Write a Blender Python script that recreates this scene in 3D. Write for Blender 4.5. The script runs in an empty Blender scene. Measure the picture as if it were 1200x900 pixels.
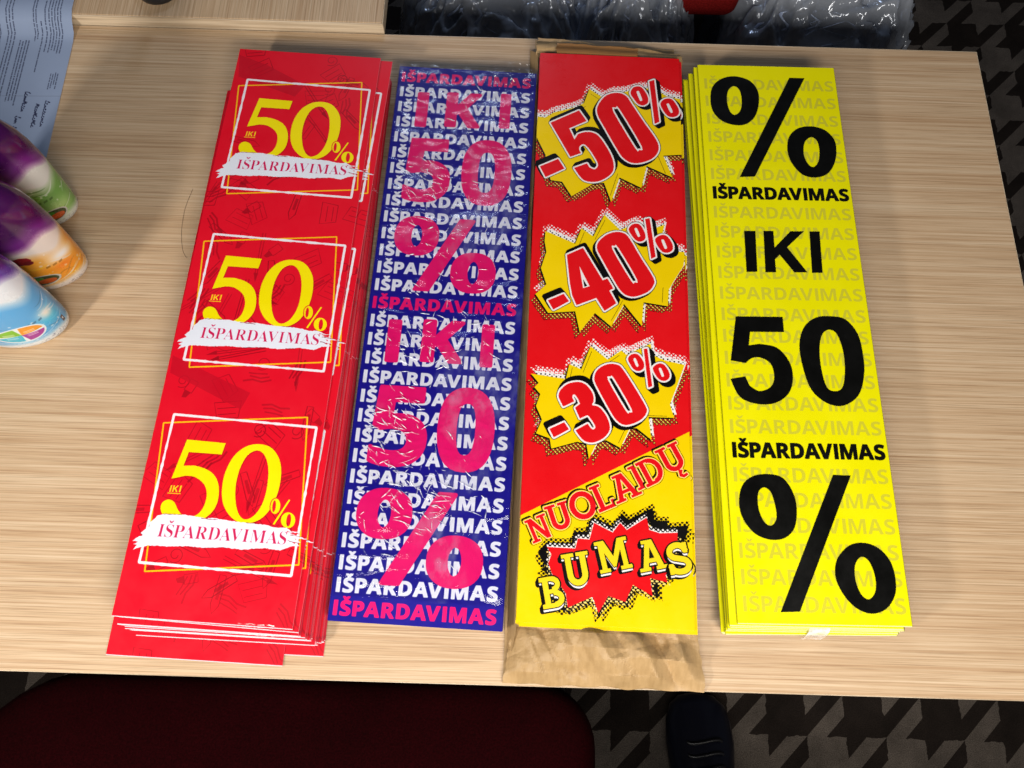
import bpy, bmesh, math, random
import numpy as np
from mathutils import Vector, Matrix, noise

random.seed(7)
rng = np.random.default_rng(7)
scene = bpy.context.scene
col = scene.collection
R = math.radians

# ------------------------------------------------------------------ camera
# world: X right, Y away, Z up, z = 0 is the top of the front desk, floor at FLOOR
FLOOR = -0.74
FOC = 936.0                                   # focal length in photo pixels (1200 wide)
cam_rot = Matrix.Rotation(R(19.1), 3, 'X') @ Matrix.Rotation(R(1.7), 3, 'Z')
CAM = Vector((0, 0, 1.0))
cd = bpy.data.cameras.new('camera')
cam = bpy.data.objects.new('camera', cd)
col.objects.link(cam)
cam.matrix_world = Matrix.Translation(CAM) @ cam_rot.to_4x4()
cd.sensor_width = 36
cd.lens = 36 * FOC / 1200
cd.clip_start = 0.02
cd.clip_end = 60
scene.camera = cam

def at(u, v, z=0.0):
    """point of the photograph -> point in the place at height z"""
    d = cam_rot @ Vector(((u - 600) / FOC, -(v - 450) / FOC, -1))
    return CAM + d * ((z - CAM.z) / d.z)

# ------------------------------------------------------------------ world and lamps
world = bpy.data.worlds.new('World')
scene.world = world
world.use_nodes = True
world.node_tree.nodes['Background'].inputs[0].default_value = (0.75, 0.80, 0.95, 1)
world.node_tree.nodes['Background'].inputs[1].default_value = 0.045

def area(name, loc, target, sx, sy, power, color):
    l = bpy.data.lights.new(name, 'AREA')
    l.shape = 'RECTANGLE'; l.size = sx; l.size_y = sy
    l.energy = power; l.color = color
    o = bpy.data.objects.new(name, l); col.objects.link(o)
    o.location = loc
    o.rotation_euler = (Vector(target) - Vector(loc)).to_track_quat('-Z', 'Y').to_euler()
    return o

area('front_window', (0.62, -0.88, 1.22), (0.25, 0.30, 0), 0.90, 0.30, 19.5, (1.0, 0.93, 0.83))
area('left_lamp', (-1.12, -0.62, 0.92), (-0.35, 0.25, 0), 0.17, 0.17, 15.5, (1.0, 0.94, 0.86))
area('near_fill', (0.02, -0.40, 1.00), (0.02, -0.05, 0), 1.00, 0.20, 10.0, (1.0, 0.96, 0.90))  # added fill, brightens the near part of the desk; no lamp hangs there
area('far_window', (-0.25, 2.6, 1.6), (0.1, 1.1, 0), 0.40, 0.24, 8.0, (0.62, 0.76, 1.0))

scene.view_settings.view_transform = 'Standard'
scene.view_settings.look = 'None'
scene.view_settings.exposure = 0
scene.view_settings.gamma = 1
scene.cycles.max_bounces = 8
scene.cycles.transparent_max_bounces = 24

# ------------------------------------------------------------------ object helpers
def tag(o, label=None, cat=None, group=None, kind=None):
    if label: o['label'] = label
    if cat: o['category'] = cat
    if group: o['group'] = group
    if kind: o['kind'] = kind
    return o

def link(name, me, mats=(), parent=None, loc=None, rz=0):
    o = bpy.data.objects.new(name, me); col.objects.link(o)
    for m in mats:
        if m.name not in [x.name for x in me.materials if x]: me.materials.append(m)
    if parent: o.parent = parent
    if loc is not None: o.location = loc
    if rz: o.rotation_euler = (0, 0, rz)
    return o

def empty(name, loc=(0, 0, 0), rz=0):
    o = bpy.data.objects.new(name, None); col.objects.link(o)
    o.location = loc; o.rotation_euler = (0, 0, rz); o.empty_display_size = .05
    return o

def mesh_of(bm, name, smooth=False):
    me = bpy.data.meshes.new(name)
    bmesh.ops.recalc_face_normals(bm, faces=bm.faces)
    bm.to_mesh(me); bm.free()
    if smooth:
        for p in me.polygons: p.use_smooth = True
    return me

def box_mesh(x0, x1, y0, y1, z0, z1, bev=0.0, seg=2, name='box'):
    bm = bmesh.new()
    vs = [bm.verts.new((x, y, z)) for z in (z0, z1) for y in (y0, y1) for x in (x0, x1)]
    for f in ((0, 2, 3, 1), (4, 5, 7, 6), (0, 1, 5, 4), (2, 6, 7, 3), (0, 4, 6, 2), (1, 3, 7, 5)):
        bm.faces.new([vs[i] for i in f])
    if bev:
        bmesh.ops.bevel(bm, geom=bm.edges[:], offset=bev, segments=seg, affect='EDGES', profile=.5)
    return mesh_of(bm, name)

def lathe_mesh(prof, n=48, name='lathe', sx=1, sy=1, uvh=None):
    bm = bmesh.new(); uvl = bm.loops.layers.uv.new('UVMap')
    rings = []
    for r, z in prof:
        rings.append([bm.verts.new((r * sx * math.cos(2 * math.pi * k / n), r * sy * math.sin(2 * math.pi * k / n), z)) for k in range(n)])
    top = prof[-1][1]
    for i in range(len(rings) - 1):
        for k in range(n):
            k2 = (k + 1) % n
            f = bm.faces.new((rings[i][k], rings[i][k2], rings[i + 1][k2], rings[i + 1][k]))
            for l, (kk, ii) in zip(f.loops, ((k, i), (k + 1, i), (k + 1, i + 1), (k, i + 1))):
                l[uvl].uv = (kk / n, prof[ii][1] / (uvh or top))
    bm.faces.new(rings[0][::-1]); bm.faces.new(rings[-1])
    return mesh_of(bm, name, True)

# ------------------------------------------------------------------ material helpers
def mat(name, color, rough=.5, spec=.5, metal=0.0, coat=0.0):
    m = bpy.data.materials.new(name); m.use_nodes = True
    b = m.node_tree.nodes['Principled BSDF']
    b.inputs['Base Color'].default_value = (*color, 1)
    b.inputs['Roughness'].default_value = rough
    b.inputs['Specular IOR Level'].default_value = spec
    b.inputs['Metallic'].default_value = metal
    b.inputs['Coat Weight'].default_value = coat
    return m, m.node_tree, b

def N(nt, t, **kw):
    n = nt.nodes.new(t)
    for k, v in kw.items(): setattr(n, k, v)
    return n

def noise_tex(nt, scale3, nscale=1.0, detail=4, rough=.55, coord='Object'):
    tc = N(nt, 'ShaderNodeTexCoord'); mp = N(nt, 'ShaderNodeMapping')
    mp.inputs['Scale'].default_value = scale3
    nt.links.new(tc.outputs[coord], mp.inputs['Vector'])
    t = N(nt, 'ShaderNodeTexNoise'); t.inputs['Scale'].default_value = nscale
    t.inputs['Detail'].default_value = detail; t.inputs['Roughness'].default_value = rough
    nt.links.new(mp.outputs[0], t.inputs['Vector'])
    return t

def ramp(nt, src, stops):
    r = N(nt, 'ShaderNodeValToRGB')
    e = r.color_ramp.elements
    e[0].position, e[0].color = stops[0][0], (*stops[0][1], 1)
    e[1].position, e[1].color = stops[-1][0], (*stops[-1][1], 1)
    for p, c in stops[1:-1]:
        x = e.new(p); x.color = (*c, 1)
    nt.links.new(src, r.inputs[0])
    return r

def mixc(nt, a, b, fac, mode='MIX'):
    m = N(nt, 'ShaderNodeMix', data_type='RGBA', blend_type=mode)
    for s, i in ((fac, 0), (a, 6), (b, 7)):
        if isinstance(s, (int, float)): m.inputs[i].default_value = s
        elif isinstance(s, tuple): m.inputs[i].default_value = (*s, 1)
        else: nt.links.new(s, m.inputs[i])
    return m.outputs[2]

def bump(nt, b, h, strength=.3, dist=.001):
    n = N(nt, 'ShaderNodeBump'); n.inputs['Strength'].default_value = strength
    n.inputs['Distance'].default_value = dist
    nt.links.new(h, n.inputs['Height']); nt.links.new(n.outputs[0], b.inputs['Normal'])

# ------------------------------------------------------------------ flat print: drawn here, as vector shapes, in millimetres
RES = 3.0                                      # pixels per millimetre of print
GL = {"sP":[[[0.09,0.0],[0.09,0.714],[0.318,0.714],[0.382,0.71],[0.437,0.699],[0.483,0.681],[0.52,0.655],[0.547,0.622],[0.567,0.584],[0.579,0.54],[0.583,0.491],[0.581,0.46],[0.576,0.431],[0.568,0.402],[0.557,0.375],[0.542,0.349],[0.522,0.325],[0.499,0.305],[0.471,0.287],[0.438,0.273],[0.399,0.262],[0.355,0.256],[0.306,0.254],[0.241,0.254],[0.241,0.0]],[[0.241,0.378],[0.291,0.378],[0.321,0.38],[0.348,0.384],[0.372,0.392],[0.393,0.404],[0.409,0.418],[0.421,0.437],[0.428,0.459],[0.43,0.486],[0.423,0.532],[0.4,0.564],[0.363,0.584],[0.31,0.59],[0.241,0.59]]],"sA":[[[0.0,0.0],[0.252,0.717],[0.437,0.717],[0.69,0.0],[0.527,0.0],[0.475,0.17],[0.215,0.17],[0.163,0.0]],[[0.253,0.297],[0.439,0.297],[0.386,0.463],[0.374,0.506],[0.358,0.559],[0.345,0.606],[0.332,0.557],[0.316,0.501],[0.304,0.463]]],"sR":[[[0.09,0.0],[0.09,0.714],[0.298,0.714],[0.366,0.711],[0.425,0.701],[0.474,0.684],[0.514,0.661],[0.544,0.631],[0.566,0.594],[0.579,0.551],[0.583,0.5],[0.582,0.476],[0.578,0.454],[0.573,0.434],[0.565,0.415],[0.555,0.397],[0.543,0.381],[0.53,0.366],[0.516,0.353],[0.5,0.34],[0.484,0.329],[0.467,0.32],[0.45,0.311],[0.66,0.0],[0.492,0.0],[0.322,0.274],[0.241,0.274],[0.241,0.0]],[[0.241,0.397],[0.29,0.397],[0.325,0.399],[0.354,0.403],[0.379,0.411],[0.398,0.422],[0.412,0.436],[0.422,0.453],[0.428,0.473],[0.43,0.496],[0.428,0.52],[0.421,0.54],[0.411,0.556],[0.396,0.569],[0.376,0.578],[0.351,0.585],[0.322,0.589],[0.287,0.59],[0.241,0.59]]],"sD":[[[0.09,0.0],[0.09,0.714],[0.314,0.714],[0.368,0.712],[0.419,0.704],[0.465,0.692],[0.509,0.674],[0.547,0.652],[0.582,0.625],[0.611,0.593],[0.637,0.557],[0.656,0.515],[0.671,0.47],[0.679,0.419],[0.682,0.364],[0.676,0.279],[0.656,0.205],[0.624,0.143],[0.58,0.092],[0.523,0.051],[0.456,0.023],[0.379,0.006],[0.292,0.0]],[[0.241,0.125],[0.306,0.125],[0.402,0.14],[0.47,0.184],[0.511,0.257],[0.525,0.36],[0.522,0.416],[0.512,0.463],[0.496,0.503],[0.473,0.535],[0.444,0.559],[0.409,0.576],[0.369,0.587],[0.322,0.59],[0.241,0.59]]],"sV":[[[0.242,0.0],[0.0,0.714],[0.153,0.714],[0.287,0.289],[0.299,0.249],[0.314,0.187],[0.325,0.132],[0.336,0.187],[0.351,0.249],[0.362,0.289],[0.497,0.714],[0.65,0.714],[0.407,0.0]]],"sM":[[[0.09,0.0],[0.09,0.714],[0.296,0.714],[0.465,0.168],[0.468,0.168],[0.647,0.714],[0.853,0.714],[0.853,0.0],[0.712,0.0],[0.712,0.338],[0.714,0.416],[0.717,0.5],[0.719,0.559],[0.715,0.559],[0.531,0.0],[0.392,0.0],[0.22,0.56],[0.216,0.56],[0.22,0.5],[0.224,0.415],[0.225,0.332],[0.225,0.0]]],"sS":[[[0.248,-0.01],[0.193,-0.007],[0.141,0.001],[0.092,0.014],[0.046,0.033],[0.046,0.174],[0.072,0.163],[0.098,0.153],[0.124,0.143],[0.152,0.134],[0.179,0.125],[0.206,0.12],[0.233,0.116],[0.26,0.115],[0.286,0.116],[0.308,0.12],[0.326,0.127],[0.34,0.137],[0.35,0.148],[0.357,0.161],[0.362,0.175],[0.363,0.191],[0.361,0.21],[0.353,0.227],[0.34,0.243],[0.323,0.256],[0.302,0.269],[0.278,0.282],[0.252,0.295],[0.224,0.308],[0.211,0.314],[0.198,0.32],[0.184,0.328],[0.17,0.336],[0.156,0.344],[0.142,0.354],[0.128,0.365],[0.115,0.377],[0.102,0.39],[0.09,0.405],[0.08,0.42],[0.071,0.437],[0.064,0.455],[0.058,0.476],[0.055,0.497],[0.054,0.521],[0.058,0.566],[0.07,0.606],[0.091,0.641],[0.119,0.671],[0.154,0.694],[0.196,0.711],[0.243,0.721],[0.296,0.724],[0.324,0.723],[0.351,0.721],[0.377,0.717],[0.403,0.711],[0.428,0.704],[0.454,0.695],[0.481,0.685],[0.508,0.674],[0.459,0.556],[0.435,0.565],[0.413,0.574],[0.391,0.581],[0.371,0.587],[0.351,0.592],[0.332,0.595],[0.311,0.597],[0.291,0.598],[0.271,0.597],[0.253,0.593],[0.238,0.587],[0.225,0.578],[0.215,0.567],[0.208,0.555],[0.203,0.541],[0.202,0.526],[0.204,0.508],[0.211,0.492],[0.221,0.478],[0.236,0.466],[0.255,0.454],[0.278,0.441],[0.305,0.427],[0.337,0.412],[0.363,0.399],[0.388,0.386],[0.41,0.373],[0.431,0.359],[0.449,0.344],[0.465,0.328],[0.478,0.31],[0.49,0.292],[0.499,0.272],[0.506,0.25],[0.51,0.225],[0.511,0.198],[0.507,0.153],[0.494,0.113],[0.472,0.077],[0.443,0.047],[0.405,0.022],[0.36,0.004],[0.307,-0.006]]],"sK":[[[0.09,0.0],[0.09,0.714],[0.241,0.714],[0.241,0.387],[0.27,0.43],[0.301,0.471],[0.494,0.714],[0.662,0.714],[0.413,0.398],[0.664,0.0],[0.492,0.0],[0.305,0.301],[0.241,0.255],[0.241,0.0]]],"s0":[[[0.285,-0.01],[0.225,-0.004],[0.173,0.014],[0.13,0.045],[0.096,0.088],[0.07,0.141],[0.051,0.204],[0.04,0.276],[0.036,0.357],[0.038,0.413],[0.042,0.465],[0.049,0.512],[0.06,0.555],[0.074,0.594],[0.092,0.628],[0.113,0.657],[0.139,0.681],[0.169,0.7],[0.203,0.714],[0.242,0.722],[0.285,0.725],[0.345,0.719],[0.396,0.701],[0.439,0.67],[0.474,0.628],[0.501,0.575],[0.52,0.512],[0.531,0.439],[0.535,0.357],[0.533,0.302],[0.529,0.25],[0.521,0.203],[0.511,0.16],[0.496,0.121],[0.479,0.087],[0.457,0.058],[0.432,0.034],[0.402,0.015],[0.368,0.001],[0.329,-0.007]],[[0.285,0.112],[0.311,0.116],[0.333,0.127],[0.35,0.146],[0.363,0.173],[0.373,0.207],[0.38,0.25],[0.384,0.299],[0.385,0.357],[0.384,0.414],[0.38,0.464],[0.373,0.506],[0.363,0.541],[0.35,0.568],[0.333,0.588],[0.311,0.599],[0.285,0.603],[0.259,0.599],[0.237,0.588],[0.22,0.568],[0.207,0.541],[0.198,0.506],[0.191,0.464],[0.187,0.414],[0.186,0.357],[0.187,0.3],[0.191,0.25],[0.198,0.208],[0.207,0.174],[0.22,0.147],[0.237,0.127],[0.259,0.116]]],"s5":[[[0.241,-0.01],[0.213,-0.009],[0.187,-0.007],[0.161,-0.004],[0.136,0.0],[0.112,0.006],[0.089,0.012],[0.068,0.02],[0.049,0.029],[0.049,0.159],[0.068,0.15],[0.09,0.141],[0.113,0.134],[0.138,0.127],[0.164,0.121],[0.189,0.116],[0.213,0.114],[0.236,0.113],[0.268,0.115],[0.295,0.12],[0.319,0.128],[0.339,0.141],[0.354,0.156],[0.365,0.176],[0.372,0.199],[0.374,0.226],[0.365,0.273],[0.338,0.307],[0.294,0.327],[0.231,0.334],[0.217,0.334],[0.203,0.333],[0.188,0.331],[0.173,0.329],[0.123,0.318],[0.063,0.35],[0.09,0.714],[0.477,0.714],[0.477,0.586],[0.222,0.586],[0.209,0.446],[0.246,0.453],[0.256,0.454],[0.269,0.455],[0.283,0.456],[0.3,0.456],[0.332,0.454],[0.362,0.45],[0.39,0.442],[0.416,0.431],[0.44,0.417],[0.462,0.4],[0.48,0.381],[0.497,0.358],[0.509,0.333],[0.519,0.304],[0.524,0.273],[0.526,0.239],[0.522,0.184],[0.508,0.135],[0.486,0.093],[0.454,0.057],[0.414,0.027],[0.365,0.007],[0.307,-0.006]]],"rI":[[[0.02,0.0],[0.02,0.026],[0.043,0.029],[0.063,0.034],[0.079,0.04],[0.091,0.048],[0.1,0.058],[0.107,0.073],[0.111,0.09],[0.112,0.112],[0.112,0.576],[0.111,0.597],[0.107,0.614],[0.102,0.627],[0.094,0.637],[0.083,0.643],[0.067,0.648],[0.046,0.651],[0.02,0.653],[0.02,0.678],[0.364,0.678],[0.364,0.653],[0.34,0.651],[0.319,0.648],[0.303,0.643],[0.292,0.637],[0.283,0.627],[0.277,0.614],[0.273,0.597],[0.272,0.576],[0.272,0.115],[0.272,0.1],[0.274,0.087],[0.276,0.076],[0.279,0.066],[0.283,0.058],[0.289,0.05],[0.297,0.044],[0.307,0.039],[0.318,0.035],[0.332,0.031],[0.348,0.028],[0.366,0.026],[0.366,0.0]]],"rS":[[[0.064,-0.016],[0.064,0.235],[0.093,0.235],[0.107,0.184],[0.123,0.14],[0.143,0.104],[0.166,0.074],[0.192,0.051],[0.222,0.035],[0.256,0.025],[0.293,0.022],[0.32,0.024],[0.344,0.03],[0.365,0.04],[0.383,0.054],[0.397,0.07],[0.407,0.089],[0.413,0.11],[0.415,0.133],[0.41,0.164],[0.395,0.192],[0.37,0.217],[0.335,0.238],[0.242,0.284],[0.201,0.306],[0.167,0.329],[0.138,0.352],[0.115,0.376],[0.097,0.402],[0.084,0.43],[0.077,0.461],[0.074,0.494],[0.076,0.523],[0.08,0.551],[0.089,0.576],[0.1,0.6],[0.114,0.621],[0.131,0.639],[0.15,0.655],[0.172,0.669],[0.195,0.68],[0.22,0.688],[0.247,0.692],[0.275,0.694],[0.29,0.694],[0.307,0.692],[0.324,0.69],[0.342,0.687],[0.36,0.683],[0.379,0.679],[0.399,0.673],[0.42,0.667],[0.434,0.664],[0.446,0.662],[0.458,0.664],[0.467,0.67],[0.473,0.68],[0.477,0.694],[0.505,0.694],[0.505,0.475],[0.48,0.475],[0.472,0.502],[0.462,0.528],[0.451,0.551],[0.437,0.573],[0.422,0.593],[0.406,0.61],[0.388,0.626],[0.37,0.639],[0.35,0.649],[0.33,0.656],[0.31,0.661],[0.289,0.662],[0.265,0.66],[0.243,0.655],[0.224,0.647],[0.208,0.635],[0.195,0.621],[0.185,0.604],[0.18,0.586],[0.178,0.566],[0.18,0.547],[0.185,0.53],[0.193,0.515],[0.204,0.501],[0.219,0.488],[0.236,0.476],[0.257,0.463],[0.281,0.451],[0.377,0.406],[0.406,0.392],[0.431,0.377],[0.454,0.362],[0.473,0.347],[0.488,0.331],[0.502,0.315],[0.513,0.298],[0.521,0.28],[0.527,0.261],[0.531,0.242],[0.534,0.22],[0.535,0.198],[0.533,0.167],[0.527,0.138],[0.518,0.111],[0.505,0.086],[0.488,0.063],[0.468,0.043],[0.444,0.026],[0.418,0.012],[0.389,-0.0],[0.357,-0.008],[0.323,-0.013],[0.286,-0.015],[0.273,-0.015],[0.261,-0.014],[0.249,-0.013],[0.236,-0.012],[0.224,-0.009],[0.211,-0.007],[0.199,-0.003],[0.187,0.001],[0.147,0.014],[0.126,0.018],[0.119,0.018],[0.112,0.016],[0.107,0.014],[0.103,0.011],[0.1,0.006],[0.097,0.0],[0.094,-0.007],[0.091,-0.016]]],"rP":[[[0.023,0.0],[0.023,0.026],[0.047,0.028],[0.066,0.032],[0.082,0.039],[0.093,0.047],[0.101,0.059],[0.107,0.075],[0.11,0.095],[0.111,0.12],[0.111,0.564],[0.11,0.586],[0.106,0.605],[0.101,0.62],[0.093,0.631],[0.081,0.64],[0.066,0.646],[0.047,0.651],[0.024,0.653],[0.024,0.678],[0.318,0.678],[0.377,0.677],[0.428,0.672],[0.468,0.665],[0.5,0.655],[0.524,0.643],[0.546,0.628],[0.564,0.611],[0.58,0.592],[0.593,0.571],[0.602,0.547],[0.607,0.521],[0.609,0.494],[0.605,0.454],[0.593,0.417],[0.574,0.385],[0.546,0.358],[0.511,0.335],[0.468,0.319],[0.418,0.309],[0.36,0.306],[0.271,0.306],[0.271,0.12],[0.272,0.095],[0.275,0.075],[0.281,0.059],[0.289,0.047],[0.3,0.039],[0.316,0.032],[0.336,0.028],[0.36,0.026],[0.36,0.0]],[[0.271,0.342],[0.3,0.342],[0.334,0.344],[0.363,0.351],[0.387,0.361],[0.405,0.376],[0.418,0.396],[0.427,0.422],[0.433,0.453],[0.435,0.49],[0.433,0.526],[0.429,0.558],[0.421,0.584],[0.41,0.605],[0.394,0.621],[0.375,0.633],[0.351,0.64],[0.322,0.642],[0.308,0.641],[0.297,0.639],[0.288,0.636],[0.282,0.631],[0.277,0.625],[0.274,0.616],[0.272,0.606],[0.271,0.593]]],"rA":[[[-0.013,0.0],[-0.013,0.027],[0.001,0.028],[0.014,0.032],[0.025,0.037],[0.035,0.045],[0.045,0.056],[0.054,0.071],[0.064,0.089],[0.073,0.111],[0.307,0.694],[0.334,0.693],[0.572,0.129],[0.583,0.104],[0.594,0.083],[0.603,0.065],[0.612,0.051],[0.621,0.041],[0.632,0.033],[0.645,0.029],[0.66,0.027],[0.66,0.0],[0.341,0.0],[0.341,0.027],[0.376,0.03],[0.402,0.037],[0.417,0.05],[0.422,0.068],[0.421,0.077],[0.418,0.088],[0.413,0.103],[0.406,0.121],[0.376,0.197],[0.154,0.197],[0.117,0.105],[0.113,0.088],[0.111,0.072],[0.116,0.052],[0.129,0.038],[0.152,0.03],[0.184,0.027],[0.19,0.027],[0.19,0.0]],[[0.169,0.239],[0.36,0.239],[0.263,0.475]]],"rR":[[[0.023,0.0],[0.023,0.026],[0.047,0.028],[0.066,0.032],[0.082,0.039],[0.093,0.047],[0.101,0.059],[0.107,0.075],[0.11,0.095],[0.111,0.12],[0.111,0.564],[0.11,0.586],[0.106,0.605],[0.101,0.62],[0.093,0.631],[0.081,0.64],[0.066,0.646],[0.047,0.651],[0.024,0.653],[0.024,0.678],[0.323,0.678],[0.393,0.675],[0.454,0.667],[0.505,0.653],[0.547,0.634],[0.579,0.609],[0.603,0.578],[0.616,0.541],[0.621,0.498],[0.612,0.441],[0.583,0.395],[0.535,0.359],[0.469,0.333],[0.643,0.075],[0.651,0.063],[0.659,0.053],[0.667,0.045],[0.674,0.038],[0.681,0.033],[0.69,0.029],[0.7,0.027],[0.712,0.026],[0.715,0.026],[0.715,0.0],[0.504,0.0],[0.3,0.316],[0.271,0.316],[0.271,0.12],[0.272,0.095],[0.275,0.075],[0.281,0.059],[0.289,0.047],[0.3,0.039],[0.316,0.032],[0.336,0.028],[0.36,0.026],[0.36,0.0]],[[0.271,0.348],[0.303,0.348],[0.339,0.35],[0.37,0.357],[0.396,0.369],[0.417,0.385],[0.432,0.405],[0.443,0.432],[0.45,0.463],[0.452,0.5],[0.445,0.562],[0.423,0.607],[0.386,0.633],[0.334,0.642],[0.316,0.641],[0.301,0.639],[0.29,0.635],[0.282,0.629],[0.277,0.621],[0.274,0.609],[0.272,0.593],[0.271,0.574]]],"rD":[[[0.03,0.0],[0.03,0.026],[0.052,0.028],[0.069,0.032],[0.083,0.037],[0.094,0.044],[0.101,0.054],[0.106,0.069],[0.109,0.088],[0.11,0.111],[0.11,0.557],[0.109,0.584],[0.105,0.606],[0.099,0.623],[0.091,0.635],[0.079,0.643],[0.064,0.648],[0.045,0.652],[0.022,0.653],[0.022,0.678],[0.33,0.678],[0.415,0.673],[0.488,0.656],[0.551,0.628],[0.604,0.59],[0.644,0.541],[0.674,0.483],[0.691,0.416],[0.697,0.339],[0.675,0.191],[0.608,0.085],[0.496,0.021],[0.34,0.0]],[[0.331,0.036],[0.377,0.041],[0.416,0.055],[0.449,0.078],[0.476,0.112],[0.496,0.154],[0.51,0.207],[0.519,0.269],[0.522,0.341],[0.51,0.474],[0.475,0.569],[0.415,0.626],[0.332,0.645],[0.315,0.644],[0.301,0.641],[0.29,0.637],[0.282,0.631],[0.277,0.621],[0.274,0.609],[0.272,0.593],[0.271,0.573],[0.271,0.107],[0.272,0.088],[0.274,0.072],[0.277,0.059],[0.282,0.051],[0.29,0.044],[0.3,0.04],[0.314,0.037]]],"rV":[[[0.316,-0.019],[0.066,0.567],[0.058,0.584],[0.05,0.6],[0.042,0.613],[0.034,0.626],[0.024,0.636],[0.012,0.644],[-0.003,0.649],[-0.021,0.653],[-0.021,0.678],[0.314,0.678],[0.314,0.653],[0.293,0.652],[0.274,0.651],[0.259,0.648],[0.248,0.644],[0.239,0.638],[0.232,0.63],[0.228,0.621],[0.227,0.61],[0.228,0.601],[0.23,0.591],[0.234,0.578],[0.24,0.563],[0.385,0.213],[0.518,0.562],[0.522,0.575],[0.525,0.587],[0.527,0.599],[0.528,0.609],[0.527,0.621],[0.523,0.63],[0.517,0.638],[0.509,0.643],[0.497,0.647],[0.483,0.65],[0.465,0.652],[0.445,0.653],[0.445,0.678],[0.658,0.678],[0.658,0.653],[0.643,0.652],[0.63,0.649],[0.618,0.644],[0.608,0.637],[0.598,0.626],[0.589,0.612],[0.579,0.593],[0.569,0.57],[0.342,-0.019]]],"rM":[[[0.021,0.0],[0.021,0.026],[0.044,0.028],[0.064,0.032],[0.079,0.039],[0.092,0.047],[0.1,0.059],[0.107,0.074],[0.111,0.094],[0.112,0.118],[0.112,0.569],[0.112,0.585],[0.11,0.598],[0.108,0.61],[0.105,0.619],[0.101,0.627],[0.095,0.634],[0.087,0.639],[0.079,0.644],[0.068,0.647],[0.055,0.65],[0.039,0.652],[0.022,0.653],[0.022,0.678],[0.275,0.678],[0.472,0.212],[0.669,0.678],[0.919,0.678],[0.919,0.653],[0.897,0.65],[0.878,0.645],[0.864,0.639],[0.853,0.63],[0.844,0.619],[0.839,0.604],[0.835,0.585],[0.834,0.563],[0.834,0.127],[0.834,0.107],[0.836,0.09],[0.838,0.076],[0.841,0.064],[0.845,0.054],[0.851,0.045],[0.858,0.039],[0.866,0.035],[0.876,0.031],[0.888,0.029],[0.902,0.027],[0.918,0.026],[0.918,0.0],[0.589,0.0],[0.589,0.026],[0.606,0.028],[0.621,0.03],[0.633,0.033],[0.644,0.037],[0.653,0.042],[0.66,0.048],[0.666,0.056],[0.67,0.066],[0.673,0.077],[0.675,0.09],[0.677,0.106],[0.677,0.124],[0.677,0.594],[0.429,0.0],[0.402,0.0],[0.157,0.579],[0.157,0.119],[0.158,0.093],[0.162,0.072],[0.169,0.055],[0.178,0.044],[0.191,0.036],[0.207,0.031],[0.228,0.027],[0.252,0.026],[0.252,0.0]]]}
GL = {k: [[(a, b) for a, b in s] for s in v] for k, v in GL.items()}
def _I(): return [[(.09, 0), (.243, 0), (.243, .714), (.09, .714)]]
GL['sI'] = _I()
GL['s%'] = 0
def ellipse(cx, cy, a, b, n=40, rot=0, p=2.0):
    out = []
    for k in range(n):
        t = 2 * math.pi * k / n
        c, s = math.cos(t), math.sin(t)
        x = a * math.copysign(abs(c) ** (2 / p), c); y = b * math.copysign(abs(s) ** (2 / p), s)
        out.append((cx + x * math.cos(rot) - y * math.sin(rot), cy + x * math.sin(rot) + y * math.cos(rot)))
    return out
GL['s%'] = [ellipse(.21, .53, .17, .19, p=2.3), ellipse(.21, .53, .055, .125), ellipse(.69, .185, .17, .19, p=2.3), ellipse(.69, .185, .055, .125),
            [(.555, .714), (.665, .714), (.345, -.01), (.235, -.01)]]
def caron(k, x0, w, y0):
    return [(x0, y0 + .15), (x0 + w * .26, y0 + .15), (x0 + w * .5, y0 + .085), (x0 + w * .74, y0 + .15), (x0 + w, y0 + .15), (x0 + w * .66, y0), (x0 + w * .34, y0)]
GL['sŠ'] = GL['sS'] + [caron(0, .12, .32, .765)]
GL['rŠ'] = GL['rS'] + [caron(0, .13, .33, .745)]
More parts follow.
